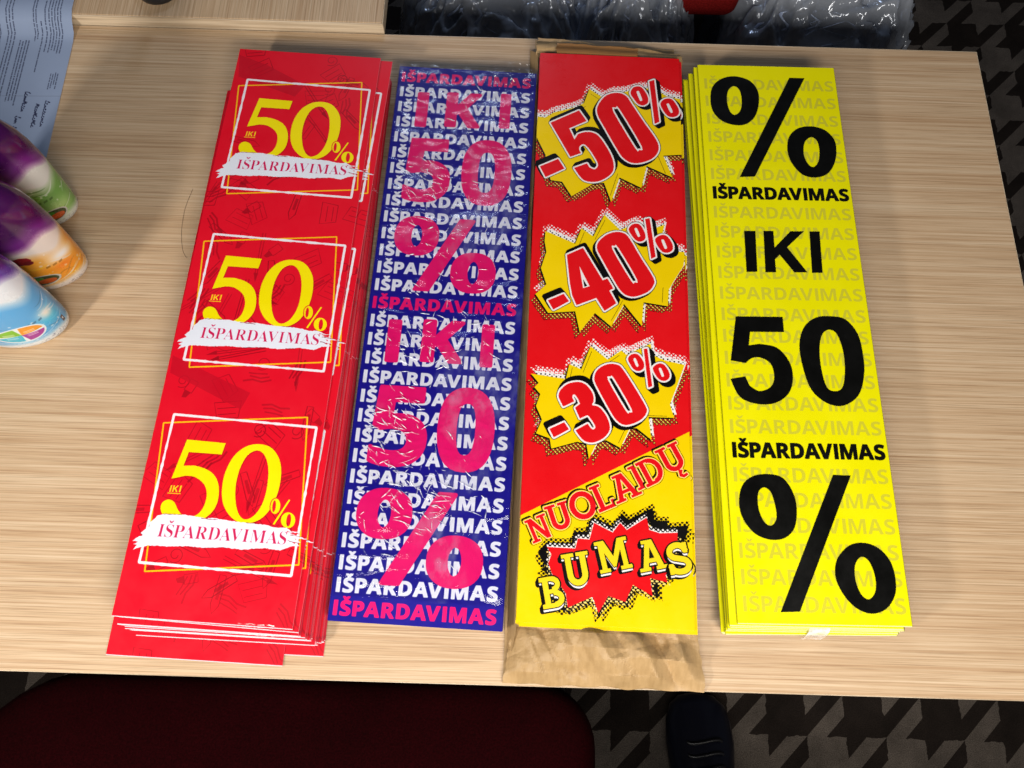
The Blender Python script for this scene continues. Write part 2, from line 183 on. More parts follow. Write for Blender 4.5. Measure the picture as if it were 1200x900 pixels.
# uniform-stroke slab capitals for the comic lettering
def slab(ch):
    t, s = .17, .10                              # stem, slab thickness
    r = lambda x0, y0, x1, y1: [(x0, y0), (x1, y0), (x1, y1), (x0, y1)]
    def arc(cx, cy, ro, ri, a0, a1, sy=1.0, n=18):
        A = [R(a0 + (a1 - a0) * k / n) for k in range(n + 1)]
        return [(cx + ro * math.cos(a), cy + ro * sy * math.sin(a)) for a in A] + [(cx + ri * math.cos(a), cy + (ro * sy - (ro - ri)) * math.sin(a)) for a in A[::-1]]
    if ch == 'I': return .46, [r(.145, 0, .145 + t, 1), r(.03, 0, .43, s), r(.03, 1 - s, .43, 1)]
    if ch == 'L': return .70, [r(.12, 0, .12 + t, 1), r(.03, 1 - s, .40, 1), r(.03, 0, .66, s + .03), r(.55, 0, .66, .30)]
    if ch == 'N': return .88, [r(.12, 0, .12 + t * .8, 1), r(.63, 0, .63 + t * .8, 1), [(.10, 1), (.30, 1), (.78, 0), (.60, 0)], r(.03, 0, .34, s), r(.50, 1 - s, .86, 1), r(.03, 1 - s, .28, 1)]
    if ch == 'U': return .88, [r(.12, .34, .12 + t, 1), r(.59, .34, .59 + t, 1), arc(.44, .34, .32, .15, 180, 360, 1.06), r(.02, 1 - s, .40, 1), r(.49, 1 - s, .86, 1)]
    if ch == 'Ų': return .88, slab('U')[1] + [[(.44, .02), (.58, -.04), (.50, -.16), (.54, -.22), (.66, -.20), (.68, -.29), (.50, -.33), (.38, -.22)]]
    if ch == 'O': return .90, [ellipse(.44, .5, .42, .5), ellipse(.44, .5, .24, .32)]
    if ch == 'A': return .92, [[(.36, 1), (.58, 1), (.84, 0), (.66, 0), (.47, .80), (.27, 0), (.10, 0)], r(.26, .26, .66, .38), r(.00, 0, .36, s), r(.56, 0, .94, s), r(.22, 1 - s, .56, 1)]
    if ch == 'D': return .86, [r(.12, 0, .12 + t, 1), r(.02, 0, .42, s + .02), r(.02, 1 - s - .02, .42, 1), arc(.38, .5, .42, .25, -90, 90, 1.19)]
    if ch == 'B': return .84, [r(.12, 0, .12 + t, 1), r(.02, 0, .46, s + .03), r(.02, 1 - s - .03, .44, 1), r(.12, .46, .46, .58), arc(.42, .75, .27, .12, -90, 90, .92), arc(.44, .275, .32, .16, -90, 90, .86)]
    if ch == 'M': return 1.10, [r(.12, 0, .12 + t * .85, 1), r(.82, 0, .82 + t * .85, 1), [(.12, 1), (.32, 1), (.62, .25), (.50, .12)], [(.97, 1), (.79, 1), (.47, .25), (.56, .12)], r(.02, 0, .36, s), r(.72, 0, 1.08, s), r(.02, 1 - s, .30, 1), r(.80, 1 - s, 1.08, 1)]
    if ch == 'S':
        P = [(.66, .70), (.60, .84), (.42, .92), (.22, .86), (.14, .70), (.22, .56), (.42, .49), (.62, .42), (.70, .27), (.60, .12), (.40, .08), (.20, .14), (.12, .30)]
        return .80, [stroke(smooth(P, False), .17)] + [r(.60, .66, .72, .98), r(.06, .02, .18, .34)]
def smooth(P, closed=True, k=4):
    n = len(P); out = []
    for i in range(n if closed else n - 1):
        p0, p1, p2, p3 = (P[(i - 1) % n] if closed or i else P[0]), P[i], P[(i + 1) % n], (P[(i + 2) % n] if closed or i < n - 2 else P[-1])
        for j in range(k):
            t = j / k
            out.append(tuple(.5 * (2 * b + (c - a) * t + (2 * a - 5 * b + 4 * c - d) * t * t + (3 * b - a - 3 * c + d) * t ** 3) for a, b, c, d in zip(p0, p1, p2, p3)))
    if not closed: out.append(P[-1])
    return out
def stroke(P, w):
    """outline of a polyline of width w"""
    L, Rr = [], []
    for i, p in enumerate(P):
        a, b = P[max(i - 1, 0)], P[min(i + 1, len(P) - 1)]
        dx, dy = b[0] - a[0], b[1] - a[1]; d = math.hypot(dx, dy) or 1
        ww = w[i] if isinstance(w, list) else w
        L.append((p[0] - dy / d * ww / 2, p[1] + dx / d * ww / 2)); Rr.append((p[0] + dy / d * ww / 2, p[1] - dx / d * ww / 2))
    return L + Rr[::-1]

KERN = {'PA': -.075, 'DA': -.035, 'AV': -.125, 'AR': .0, 'VI': .02, 'IM': .045, 'IŠ': .03, 'AS': -.01}
class Print:
    """a printed sheet W x H mm; origin top left, y down"""
    def __init__(s, W, H, base, res=RES):
        s.res = res; s.w, s.h = int(W * res), int(H * res); s.W, s.H = W, H
        s.a = np.empty((s.h, s.w, 3), np.float32); s.a[:] = np.array(base, np.float32) / 255
    def cover(s, loops, grow=0.0, union=False, pad=0):
        if union:
            ms = [s.cover([l]) for l in loops]
            x0 = min(m[0] for m in ms); y0 = min(m[1] for m in ms)
            x1 = max(m[0] + m[2].shape[1] for m in ms); y1 = max(m[1] + m[2].shape[0] for m in ms)
            M = np.zeros((y1 - y0, x1 - x0), np.float32)
            for a, b, m in ms:
                v = M[b - y0:b - y0 + m.shape[0], a - x0:a - x0 + m.shape[1]]; np.maximum(v, m, out=v)
            return s.grow((x0, y0, M), grow) if grow else (x0, y0, M)
        SS = 3
        pts = np.array([p for l in loops for p in l], np.float64) * s.res
        x0, y0 = np.floor(pts.min(0)).astype(int) - 1; x1, y1 = np.ceil(pts.max(0)).astype(int) + 2
        w, h = (x1 - x0) * SS, (y1 - y0) * SS
        T = np.zeros((h, w + 1), np.int32)
        for l in loops:
            q = (np.array(l) * s.res - (x0, y0)) * SS - .5
            q2 = np.roll(q, -1, 0)
            for (ax, ay), (bx, by) in zip(q, q2):
                if ay == by: continue
                if ay > by: ax, ay, bx, by = bx, by, ax, ay
                r0, r1 = int(math.ceil(ay)), int(math.ceil(by))
                if r1 <= r0: continue
                rows = np.arange(r0, r1)
                xs = np.clip(np.ceil(ax + (rows - ay) * (bx - ax) / (by - ay)), 0, w).astype(int)
                T[rows, xs] += 1
        M = (np.cumsum(T, 1)[:, :w] & 1).astype(np.float32).reshape(h // SS, SS, w // SS, SS).mean((1, 3))
        m = (int(x0), int(y0), M)
        return s.grow(m, grow) if grow else m
    def grow(s, m, r):
        x0, y0, M = m; rr = abs(r) * s.res; p = int(rr) + 2
        neg = r < 0
        A = np.pad(M, p)
        if neg: A = 1 - A
        O = A.copy(); H, W = A.shape
        offs = {(0, 0)}
        for f in ((1.0, .55) if rr > 1.5 else (1.0,)):
            n = max(8, int(rr * 5))
            for k in range(n): offs.add((round(rr * f * math.cos(2 * math.pi * k / n)), round(rr * f * math.sin(2 * math.pi * k / n))))
        for dx, dy in offs:
            v = O[max(dy, 0):H + min(dy, 0), max(dx, 0):W + min(dx, 0)]
            np.maximum(v, A[max(-dy, 0):H + min(-dy, 0), max(-dx, 0):W + min(-dx, 0)], out=v)
        if neg: O = 1 - O
        return x0 - p, y0 - p, O
    def paint(s, m, color, alpha=1.0, off=(0, 0)):
        x0, y0, M = m; x0 += round(off[0] * s.res); y0 += round(off[1] * s.res)
        X0, Y0, X1, Y1 = max(x0, 0), max(y0, 0), min(x0 + M.shape[1], s.w), min(y0 + M.shape[0], s.h)
        if X1 <= X0 or Y1 <= Y0: return
        k = (M[Y0 - y0:Y1 - y0, X0 - x0:X1 - x0] * alpha)[..., None]
        v = s.a[Y0:Y1, X0:X1]
        v += (np.array(color, np.float32) / 255 - v) * k
    def fill(s, loops, color, alpha=1.0, grow=0.0, union=False, off=(0, 0)):
        s.paint(s.cover(loops, grow, union), color, alpha, off)
    def dots(s, m, color, pitch=2.6, r=.85, off=(0, 0), ang=45, keep=None):
        """halftone: the mask only where a dot grid covers it"""
        x0, y0, M = m
        Y, X = np.mgrid[0:M.shape[0], 0:M.shape[1]]
        X = (X + x0) / s.res; Y = (Y + y0) / s.res
        a = R(ang); U = X * math.cos(a) + Y * math.sin(a); V = -X * math.sin(a) + Y * math.cos(a)
        d = np.hypot((U / pitch + .5) % 1 - .5, (V / pitch + .5) % 1 - .5) * pitch
        s.paint((x0, y0, M * np.clip((r - d) * s.res + .5, 0, 1)), color, 1, off)
    def text(s, txt, font, A, B, capv, color, alpha=1.0, grow=0.0, gap=.08, cap=.714, slant=0.0):
        """txt from A to B along the baseline, capital height vector capv"""
        x = 0.0; loops = []
        for ch in txt:
            g = GL[font + ch]
            lo = min(p[0] for l in g for p in l); hi = max(p[0] for l in g for p in l)
            loops.append([[(p[0] - lo + x + slant * p[1], p[1] / cap) for p in l] for l in g])
            x += hi - lo + gap + KERN.get(txt[len(loops) - 1:len(loops) + 1], 0)
        x -= gap
        f = lambda p: (A[0] + (B[0] - A[0]) * p[0] / x + capv[0] * p[1], A[1] + (B[1] - A[1]) * p[0] / x + capv[1] * p[1])
        for g in loops:
            s.fill([[f(p) for p in l] for l in g], color, alpha, grow)
    def glyph(s, g, x0, y0, x1, y1, color, alpha=1.0, grow=0.0):
        """one glyph stretched into the box x0..x1, y0 (top)..y1"""
        if g == 's%':
            for part in (GL[g][0:2], GL[g][2:4], GL[g][4:5]):
                s._g(part, GL[g], x0, y0, x1, y1, color, alpha, grow)
        else: s._g(GL[g], GL[g], x0, y0, x1, y1, color, alpha, grow)
    def _g(s, part, ref, x0, y0, x1, y1, color, alpha, grow):
        lx = min(p[0] for l in ref for p in l); hx = max(p[0] for l in ref for p in l)
        ly = min(p[1] for l in ref for p in l); hy = max(p[1] for l in ref for p in l)
        s.fill([[(x0 + (p[0] - lx) / (hx - lx) * (x1 - x0), y1 - (p[1] - ly) / (hy - ly) * (y1 - y0)) for p in l] for l in part], color, alpha, grow)
    def image(s, name):
        im = bpy.data.images.new(name, s.w, s.h)
        px = np.ones((s.h, s.w, 4), np.float32); px[..., :3] = np.clip(s.a[::-1], 0, 1)
        im.pixels.foreach_set(px.ravel()); im.update()
        return im

class Sheet:
    """where a printed sheet lies, from its four corners as seen in the photograph at height z"""
    def __init__(s, TL, TR, BR, BL, z, W, H):
        p = [at(*a, z) for a in (TL, TR, BR, BL)]
        s.c = (p[0] + p[1] + p[2] + p[3]) / 4; d = p[0] + p[1] - p[2] - p[3]
        s.ang = math.atan2(d.y, d.x) - math.pi / 2; s.z, s.W, s.H = z, W, H
    def loc(s, u, v):
        q = at(u, v, s.z) - s.c; c, n = math.cos(s.ang), math.sin(s.ang)
        return ((q.x * c + q.y * n + s.W / 2) * 1000, (s.H / 2 + q.x * n - q.y * c) * 1000)
    def tr(s, pts, x0, y0, k, off=(0, 0)):
        """points traced in an enlargement (origin x0, y0, factor k) -> millimetres on the sheet"""
        return [tuple(a + o for a, o in zip(s.loc(x0 + x / k, y0 + y / k), off)) for x, y in pts]

RED = Sheet((280, 57), (447, 66), (342, 741), (130, 719), .045, .209, .808)
BLU = Sheet((470, 78), (628, 85), (590, 740), (382, 728), .030, .203, .794)
COM = Sheet((632, 60), (797, 72), (813, 740), (606, 728), .030, .208, .820)
YEL = Sheet((818, 75), (978, 76), (1072, 735), (865, 731), .050, .2015, .788)

# ---- yellow poster
def print_yellow():
    P = Print(201.5, 788, (238, 232, 0))
    for k in range(25):
        y = 33.2 + 30.5 * k + 9
        blk = k in (6, 18)
        P.text('IŠPARDAVIMAS', 's', (8.5 + (1.2 if blk else 0), y), (196.5, y), (0, -18.0 if not blk else -18.5), (8, 8, 6) if blk else (208, 202, 50), 1, .8 if blk else 0, gap=.09 if blk else .075)
    K = (6, 6, 5)
    def pct(o1, sl, o2, x0, y0, k, off):
        for o in (o1, o2):
            q = YEL.tr(o[0], x0, y0, k); r = YEL.tr(o[1], x0, y0, k)
            P.fill([smooth(q), smooth(r)], K)
        P.fill([YEL.tr(sl, x0, y0, k)], K)
    pct(([(320, 123), (400, 145), (445, 200), (450, 270), (430, 335), (385, 375), (325, 382), (255, 360), (208, 310), (194, 245), (205, 180), (250, 138)], [(318, 175), (350, 200), (360, 260), (352, 305), (325, 328), (298, 310), (282, 255), (288, 200)]),
        [(612, 130), (692, 132), (430, 652), (350, 655)],
        ([(730, 386), (800, 405), (850, 455), (862, 520), (848, 590), (810, 640), (745, 657), (680, 640), (625, 580), (602, 510), (612, 440), (660, 396)], [(728, 443), (760, 465), (772, 520), (765, 575), (738, 602), (708, 580), (688, 530), (694, 470)]), 790, 60, 4.5, 0)
    pct(([(295, 240), (350, 255), (388, 310), (402, 370), (395, 440), (360, 480), (305, 488), (245, 465), (200, 410), (184, 350), (195, 285), (235, 248)], [(278, 290), (305, 310), (322, 365), (325, 410), (305, 435), (278, 418), (258, 370), (256, 312)]),
        [(538, 243), (605, 246), (415, 760), (342, 762)],
        ([(655, 500), (710, 520), (755, 570), (775, 640), (772, 700), (740, 750), (685, 768), (625, 745), (575, 690), (548, 625), (555, 560), (600, 510)], [(645, 553), (675, 570), (697, 625), (700, 680), (678, 713), (648, 698), (625, 645), (622, 585)]), 810, 480, 3.214, 0)
    c6 = lambda pts: YEL.tr(pts, 790, 240, 3.4625)
    P.fill([c6([(287, 100), (333, 100), (341, 266), (297, 267)])], K)
    P.fill([c6([(553, 102), (594, 102), (607, 270), (564, 270)])], K)
    P.fill([c6([(366, 100), (406, 100), (411, 168), (476, 101), (530, 102), (462, 166), (545, 268), (492, 268), (432, 196), (413, 216), (418, 268), (374, 268)])], K)
    P.fill([smooth(c6([(640, 447), (700, 460), (750, 520), (772, 610), (775, 690), (752, 770), (690, 812), (622, 800), (560, 745), (525, 650), (512, 560), (532, 490), (580, 452)])), smooth(c6([(632, 502), (665, 520), (690, 590), (697, 670), (688, 735), (660, 753), (625, 738), (603, 670), (594, 590), (603, 525)]))], K)
    P.fill([c6([(253, 448), (444, 450), (449, 512), (311, 511), (306, 566)]) + smooth(c6([(350, 560), (420, 575), (470, 630), (486, 695), (470, 760), (415, 800), (340, 804), (270, 775), (232, 702)]), False) + c6([(292, 692)]) + smooth(c6([(310, 730), (350, 752), (395, 735), (410, 695), (395, 640), (350, 615), (315, 620), (294, 638)]), False) + c6([(233, 627)])], K)
    P.fill([[(0, 787), (201.5, 787), (201.5, 788), (0, 788)]], (250, 248, 190), .9); P.fill([[(0, 0), (.7, 0), (.7, 788), (0, 788)]], (120, 112, 10), .6); P.fill([[(200.9, 0), (201.5, 0), (201.5, 788), (200.9, 788)]], (90, 84, 10), .8)  # dark side margins put the shade of the stack sides into the print
    return P.image('yellow_print')

# ---- blue poster
def print_blue():
    P = Print(203, 794, (24, 16, 138))
    W, PK = (232, 234, 246), (236, 14, 110)
    for k in range(30):
        y = 18.6 + 26.2 * k + 8.4
        P.text('IŠPARDAVIMAS', 's', (5, y), (195, y), (0, -16.4), PK if k in (0, 14, 29) else W, 1, .75, gap=.13)
    def g(ch, cx, cy, wpx, hpx, grow=0.0):
        x, y = BLU.loc(cx, cy)
        x2, y2 = BLU.loc(cx + wpx / 2, cy); _, y3 = BLU.loc(cx, cy + hpx / 2)
        w, h = x2 - x, y3 - y
        P.glyph('s' + ch, x - w, y - h, x + w, y + h, PK, 1, grow)
    g('I', 494.5, 128, 10, 38, 2.2); g('K', 543, 129, 38, 38, 2.2); g('I', 592, 130, 9, 38, 2.2)
    g('5', 501, 199, 52, 74, 1.8); g('0', 570, 202, 56, 76, 1.8)
    g('%', 521, 298, 120, 86, 2.0)
    g('I', 461, 399, 12, 47, 2.2); g('K', 519, 400, 46, 47, 2.2); g('I', 571, 405, 11, 47, 2.2)
    g('5', 468, 499, 64, 94, 2.0); g('0', 546, 503, 64, 98, 2.0)
    g('%', 491, 630, 150, 112, 2.2)
    return P.image('blue_print')

# ---- red poster
def print_red():
    P = Print(209, 808, (222, 14, 38))
    Y, W, D = (244, 226, 0), (236, 232, 240), (146, 6, 24)
    rr = random.Random(3)
    # faint cosmetic doodles all over: brushes, lipsticks, jars, curls
    def line(pts, w=.9, al=.55): P.fill([stroke(pts, w * 1.35)], D, al)
    for k in range(120):
        x, y = rr.uniform(8, 200), rr.uniform(5, 803); a = rr.uniform(0, math.pi); c, s = math.cos(a), math.sin(a)
        T = lambda L: [(x + p * c - q * s, y + p * s + q * c) for p, q in L]
        t = rr.randrange(6); al = rr.uniform(.5, .95)
        if t == 0: line(T([(0, 0), (34, -3), (44, 2), (34, 7), (0, 8), (0, 0)]), .9, al); P.fill([T([(10, 1), (28, 0), (28, 4), (10, 5)])], D, al * .7)
        elif t == 1: line(T([(0, 0), (16, 0), (16, 11), (0, 11), (0, 0)]), .9, al); P.fill([T([(16, 1), (24, 3), (26, 8), (16, 10)])], D, al)
        elif t == 2: line(T([(0, 0), (12, -3), (24, 0), (36, -2)]), 1.8, al * .8); line(T([(3, 4), (14, 2), (28, 5)]), 1.6, al * .8); line(T([(6, 8), (20, 8), (30, 9)]), 1.4, al * .8)
        elif t == 3: line([(x + r_ * math.cos(b), y + r_ * math.sin(b)) for b, r_ in ((i * .4, 3 + i * .32) for i in range(22))], .8, al)
        elif t == 4: line(T([(0, 0), (26, 0), (30, 22), (-4, 22), (0, 0)]), .8, al); line(T([(3, 6), (25, 6)]), .7, al); line(T([(2, 14), (26, 14)]), .7, al)
        else: line(T([(0, 0), (60, 2)]), .8, al); line(T([(0, 4), (60, 5)]), .8, al); P.fill([T([(60, 1), (74, 3), (60, 7)])], D, al)
    for q in (RED.tr([(165, 95), (300, 145), (480, 240), (430, 295), (290, 245), (160, 200)], 240, 40, 4.09), RED.tr([(192, 118), (612, 322), (560, 412), (178, 212)], 160, 390, 4.615)):
        P.fill([q], (190, 10, 34), .75)
    c = lambda pts, o: RED.tr(pts, 150, 480, 4.5, (0, -255 * o))
    c5 = lambda pts, o: RED.tr(pts, 110, 460, 2.648, (0, -255 * o))
    for o in range(3):
        yf = c([(184, 67), (944, 38), (898, 818), (84, 852)], o)
        wf = c([(240, 22), (992, 92), (858, 876), (54, 804)], o)
        def frame(q, w, colr, rough=False):
            n = 4
            for i in range(n):
                a, b = q[i], q[(i + 1) % n]
                if rough:
                    pts = [(a[0] + (b[0] - a[0]) * t, a[1] + (b[1] - a[1]) * t) for t in np.linspace(0, 1, 40)]
                    wl = [w * (1 + (.55 * rr.random() - .35) * (1 if 8 < j < 34 else 0)) for j in range(40)]
                    P.fill([stroke(pts, wl)], colr)
                else: P.fill([stroke([a, b], w)], colr)
                P.fill([ellipse(b[0], b[1], w / 2, w / 2, 4, math.pi / 4)], colr)
        # big numerals
        five = c([(308, 155), (513, 175), (492, 235), (318, 222), (290, 293)], o) + smooth(c([(350, 293), (412, 313), (457, 350), (477, 410), (468, 490), (430, 550), (360, 592), (300, 600), (240, 592), (188, 562), (168, 525), (176, 490), (206, 472), (240, 485), (262, 530), (292, 558), (332, 563), (372, 543), (400, 500), (412, 440), (396, 390), (350, 354), (300, 347)], o), False) + c([(248, 358), (225, 362)], o)
        zo = smooth(c([(690, 180), (755, 200), (796, 260), (806, 335), (790, 430), (750, 520), (690, 580), (610, 600), (545, 570), (502, 505), (492, 425), (510, 330), (555, 245), (620, 193)], o))
        zi = smooth(c([(678, 214), (715, 235), (736, 295), (734, 385), (712, 480), (670, 550), (620, 578), (585, 555), (566, 490), (566, 400), (588, 310), (628, 240)], o))
        # soft dark drop under the numerals, as printed
        P.fill([five], (150, 6, 20), .45, off=(1.0, 1.0)); P.fill([zo, zi], (150, 6, 20), .45, off=(1.0, 1.0))
        frame(yf, 2.0, (246, 188, 20)); frame(wf, 3.3, W, True)
        P.fill([five], Y); P.fill([zo, zi], Y)
        e = lambda cx, cy, a, b, r=.12: c([(x, y) for x, y in ellipse(cx, cy, a, b, 30, r)], o)
        P.fill([e(775, 508, 27, 42)], (222, 14, 38), 1, .8)
        P.fill([e(775, 508, 26, 41), e(768, 508, 9, 31)], Y)
        P.fill([c([(846, 472), (854, 475), (770, 606), (760, 603)], o)], Y)
        P.fill([e(842, 582, 38, 42), e(845, 582, 12, 33)], Y)
        P.text('IKI', 's', c([(213, 432)], o)[0], c([(272, 434)], o)[0], (.6, -8.2), (250, 206, 30), gap=.12)
        P.fill([stroke(c([(204, 438), (274, 442)], o), 1.1)], (250, 206, 30))
        # brushed banner
        ban = [(18, 690), (44, 672), (72, 662), (62, 648), (84, 630), (108, 616), (112, 592), (135, 575), (150, 558), (190, 545), (240, 552), (300, 553), (400, 570), (460, 572), (560, 588), (650, 598), (720, 606), (780, 622), (835, 622), (860, 640), (900, 646), (850, 652), (905, 668), (945, 684), (870, 678), (908, 700), (860, 698), (905, 718), (850, 722), (800, 742), (720, 730), (600, 738), (500, 726), (400, 728), (300, 718), (200, 722), (150, 716), (100, 715), (60, 724), (20, 738), (42, 712), (22, 708), (50, 694)]
        q = c(ban, o); q2 = []
        for i, p in enumerate(q):
            n = q[(i + 1) % len(q)]; L = max(1, int(math.hypot(n[0] - p[0], n[1] - p[1]) / 1.6))
            for j in range(L): q2.append((p[0] + (n[0] - p[0]) * j / L + rr.uniform(-.35, .35), p[1] + (n[1] - p[1]) * j / L + rr.uniform(-.45, .45)))
        P.fill([q2], (228, 232, 244))
        for a, b in (((180, 548), (280, 552)), ((620, 596), (700, 600)), ((380, 572), (470, 580)), ((400, 728), (520, 728)), ((640, 734), (700, 736)), ((850, 660), (930, 674)), ((840, 690), (900, 706)), ((835, 640), (905, 655))):
            z = c([a, b], o); pts = [(z[0][0] + (z[1][0] - z[0][0]) * t, z[0][1] + (z[1][1] - z[0][1]) * t + rr.uniform(-.4, .4)) for t in np.linspace(0, 1, 12)]
            P.fill([stroke(pts, [rr.uniform(.1, .9) for _ in pts])], (120, 6, 24) if a[1] > 640 or a[0] < 700 else (200, 10, 30))
        A, B = c([(146, 668)], o)[0], c([(828, 711)], o)[0]
        P.text('IŠPARDAVIMAS', 'r', A, B, (.9, -15.2), (204, 22, 84), 1, -.18, gap=.035, cap=.68, slant=.0)
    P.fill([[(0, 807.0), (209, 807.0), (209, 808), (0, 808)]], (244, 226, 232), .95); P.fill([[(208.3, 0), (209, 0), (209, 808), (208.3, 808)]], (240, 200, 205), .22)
    return P.image('red_print')

# ---- comic poster
def print_comic():
    RD, YL, WH, K = (222, 16, 24), (240, 206, 0), (240, 236, 236), (10, 8, 8)
    P = Print(208, 820, RD)
    Y0 = COM.loc(608, 603)[1]; Y1 = COM.loc(808, 505)[1]
    P.fill([[(-2, Y0 + 2), (210, Y1), (210, 822), (-2, 822)]], YL)
    def burst(poly, x0, y0, k, right):
        q = COM.tr(poly, x0, y0, k); m = P.cover([q])
        P.dots(m, WH, 4.0, 1.35, (3.5, -12)); P.dots(m, WH, 4.0, 1.35, (-3, -9))
        P.dots(P.grow(m, 1.0), K, 4.0, 1.7, (-5.5, 9.5)); P.dots(m, K, 4.0, 1.7, (5, 8))
        P.dots(P.grow(m, .5), (240, 200, 80), 4.0, 1.0, (-5.2, 9.0)); P.dots(m, (240, 200, 80), 4.0, 1.0, (5, 8))
        P.paint(m, WH, 1, (3.5, -4.5)); P.dots(m, K, 4.0, 1.1, (1.5, -3.5))
        P.paint(m, K, 1, (-1.6, 1.8))
        P.paint(m, YL)
        # pencil folds of the burst
        for a, b in ((1, 2), (3, 4), (5, 6), (14, 15), (18, 19)):
            if b < len(q):
                cx = sum(p[0] for p in q) / len(q); cy = sum(p[1] for p in q) / len(q)
                pa, pb = q[a], q[b]; f = lambda p: (p[0] + (cx - p[0]) * .10, p[1] + (cy - p[1]) * .10)
                P.fill([stroke([f(pa), f(pb)], .5)], K, .8)
    burst([(105, 395), (160, 402), (200, 378), (310, 352), (345, 332), (370, 265), (440, 310), (470, 285), (540, 280), (600, 262), (680, 262), (740, 300), (822, 318), (824, 580), (725, 585), (770, 690), (645, 635), (620, 740), (515, 690), (475, 808), (440, 715), (385, 722), (285, 780), (240, 710), (185, 702), (165, 640), (160, 580), (115, 490), (112, 440)], 600, 40, 4.091, 0)
    burst([(185, 195), (350, 265), (385, 180), (450, 225), (512, 105), (600, 190), (690, 150), (760, 190), (845, 160), (830, 230), (900, 308), (962, 312), (950, 390), (905, 460), (870, 520), (865, 612), (730, 590), (720, 722), (622, 600), (550, 725), (460, 650), (375, 755), (350, 640), (200, 650), (130, 545), (190, 490), (160, 400), (190, 310), (180, 250)], 600, 230, 4.736, 0)
    burst([(160, 290), (365, 322), (385, 235), (455, 265), (510, 130), (610, 208), (690, 155), (720, 180), (862, 115), (870, 180), (945, 213), (1060, 240), (1010, 380), (975, 470), (1000, 550), (850, 545), (868, 680), (780, 610), (740, 610), (685, 725), (600, 680), (545, 700), (500, 790), (485, 700), (430, 690), (280, 730), (270, 670), (190, 640), (225, 560), (190, 480), (215, 410), (180, 370), (205, 345)], 590, 380, 5.0, 0)
    def mark(shape, holes, x0, y0, k, sh, curve=True, slot=None):
        """red numeral, white outline, black block shadow; holes are cut through"""
        f = (lambda p: smooth(COM.tr(p, x0, y0, k), True, 3)) if curve else (lambda p: COM.tr(p, x0, y0, k))
        q = f(shape); H = [smooth(COM.tr(h, x0, y0, k), True, 3) for h in holes]
        m = P.cover([q] + H) if H else P.cover([q])
        wm = P.grow(m, 2.3); n = 7
        sm = P.grow(m, 3.0)
        for i in range(n + 1): P.paint(sm, K, 1, (sh[0] * i / n, sh[1] * i / n))
        return wm, m, [q] + H
    def word(items):
        done = [mark(*a) for a in items]
        for wm, m, q in done: P.paint(wm, WH)
        for wm, m, q in done: P.paint(m, RD)
    cap = lambda p, q, w: [(p[0] - w, p[1]), (p[0] - w * .3, p[1] - w), (p[0] + w * .8, p[1] - w * .5), (q[0] + w, q[1]), (q[0] + w * .3, q[1] + w), (q[0] - w * .8, q[1] + w * .5)]
    A, B = (620, 100, 7.5), (700, 85, 7.827)
    word([([(95, 715), (255, 650), (310, 735), (145, 810)], [], *A, (-5, -6), False),
          ([(188, 332), (438, 225), (505, 318), (352, 382), (398, 480)] + smooth([(430, 432), (490, 415), (560, 420), (620, 460), (700, 580), (740, 680), (735, 760), (680, 815), (600, 850), (520, 850), (460, 820), (395, 730)], False) + [(508, 690)] + smooth([(530, 725), (575, 742), (605, 710), (590, 660), (525, 560), (480, 522), (445, 540), (440, 570), (456, 600)], False) + [(362, 632)], [], *A, (2.5, -6), False),
          ([(60, 230), (130, 195), (210, 193), (270, 225), (310, 285), (420, 450), (520, 590), (560, 670), (553, 735), (500, 795), (400, 832), (310, 832), (240, 792), (190, 725), (60, 500), (5, 400), (0, 320)], [cap((178, 360), (372, 680), 34)], *B, (-3.5, 4.5)),
          ([(330, 140), (385, 130), (425, 160), (462, 225), (462, 280), (420, 305), (370, 290), (330, 240), (303, 190)], [cap((372, 185), (398, 250), 13)], *B, (4.5, 4.5)),
          ([(475, 85), (520, 70), (568, 455), (525, 475)], [], *B, (5.5, 4.5), False),
          ([(610, 250), (660, 242), (700, 265), (745, 340), (742, 390), (700, 412), (650, 405), (605, 355), (577, 290)], [cap((648, 300), (677, 360), 13)], *B, (4.5, 4.5))])
    C, D = (630, 270, 9.0), (690, 245, 7.827)
    word([([(108, 742), (275, 672), (330, 750), (165, 838)], [], *C, (-5, -6), False),
          ([(308, 262), (478, 188), (685, 530), (735, 510), (798, 615), (755, 638), (830, 772), (705, 852), (618, 715), (410, 792), (365, 690), (340, 560)], [], *C, (2, -5), False),
          ([(110, 280), (170, 235), (250, 213), (320, 225), (370, 270), (470, 440), (592, 635), (590, 705), (540, 762), (440, 802), (370, 802), (310, 770), (250, 690), (120, 460), (78, 380), (78, 325)], [cap((245, 372), (410, 645), 30)], *D, (-3.0, 3.5)),
          ([(390, 150), (435, 137), (475, 155), (514, 225), (514, 280), (470, 303), (425, 285), (385, 235), (364, 190)], [cap((432, 190), (456, 245), 13)], *D, (4.5, 4.5)),
          ([(515, 95), (557, 88), (612, 440), (572, 460)], [], *D, (5.0, 4.5), False),
          ([(640, 250), (685, 240), (725, 260), (766, 325), (766, 378), (725, 403), (675, 395), (632, 345), (607, 285)], [cap((678, 295), (703, 355), 13)], *D, (4.5, 4.5))])
    q = COM.tr([(440, 380), (548, 592), (478, 612)], *C); P.fill([q], WH); P.fill([COM.tr([(480, 520), (522, 588), (492, 598)], *C)], K)
    E_, F_ = (635, 430, 9.0), (690, 400, 8.18)
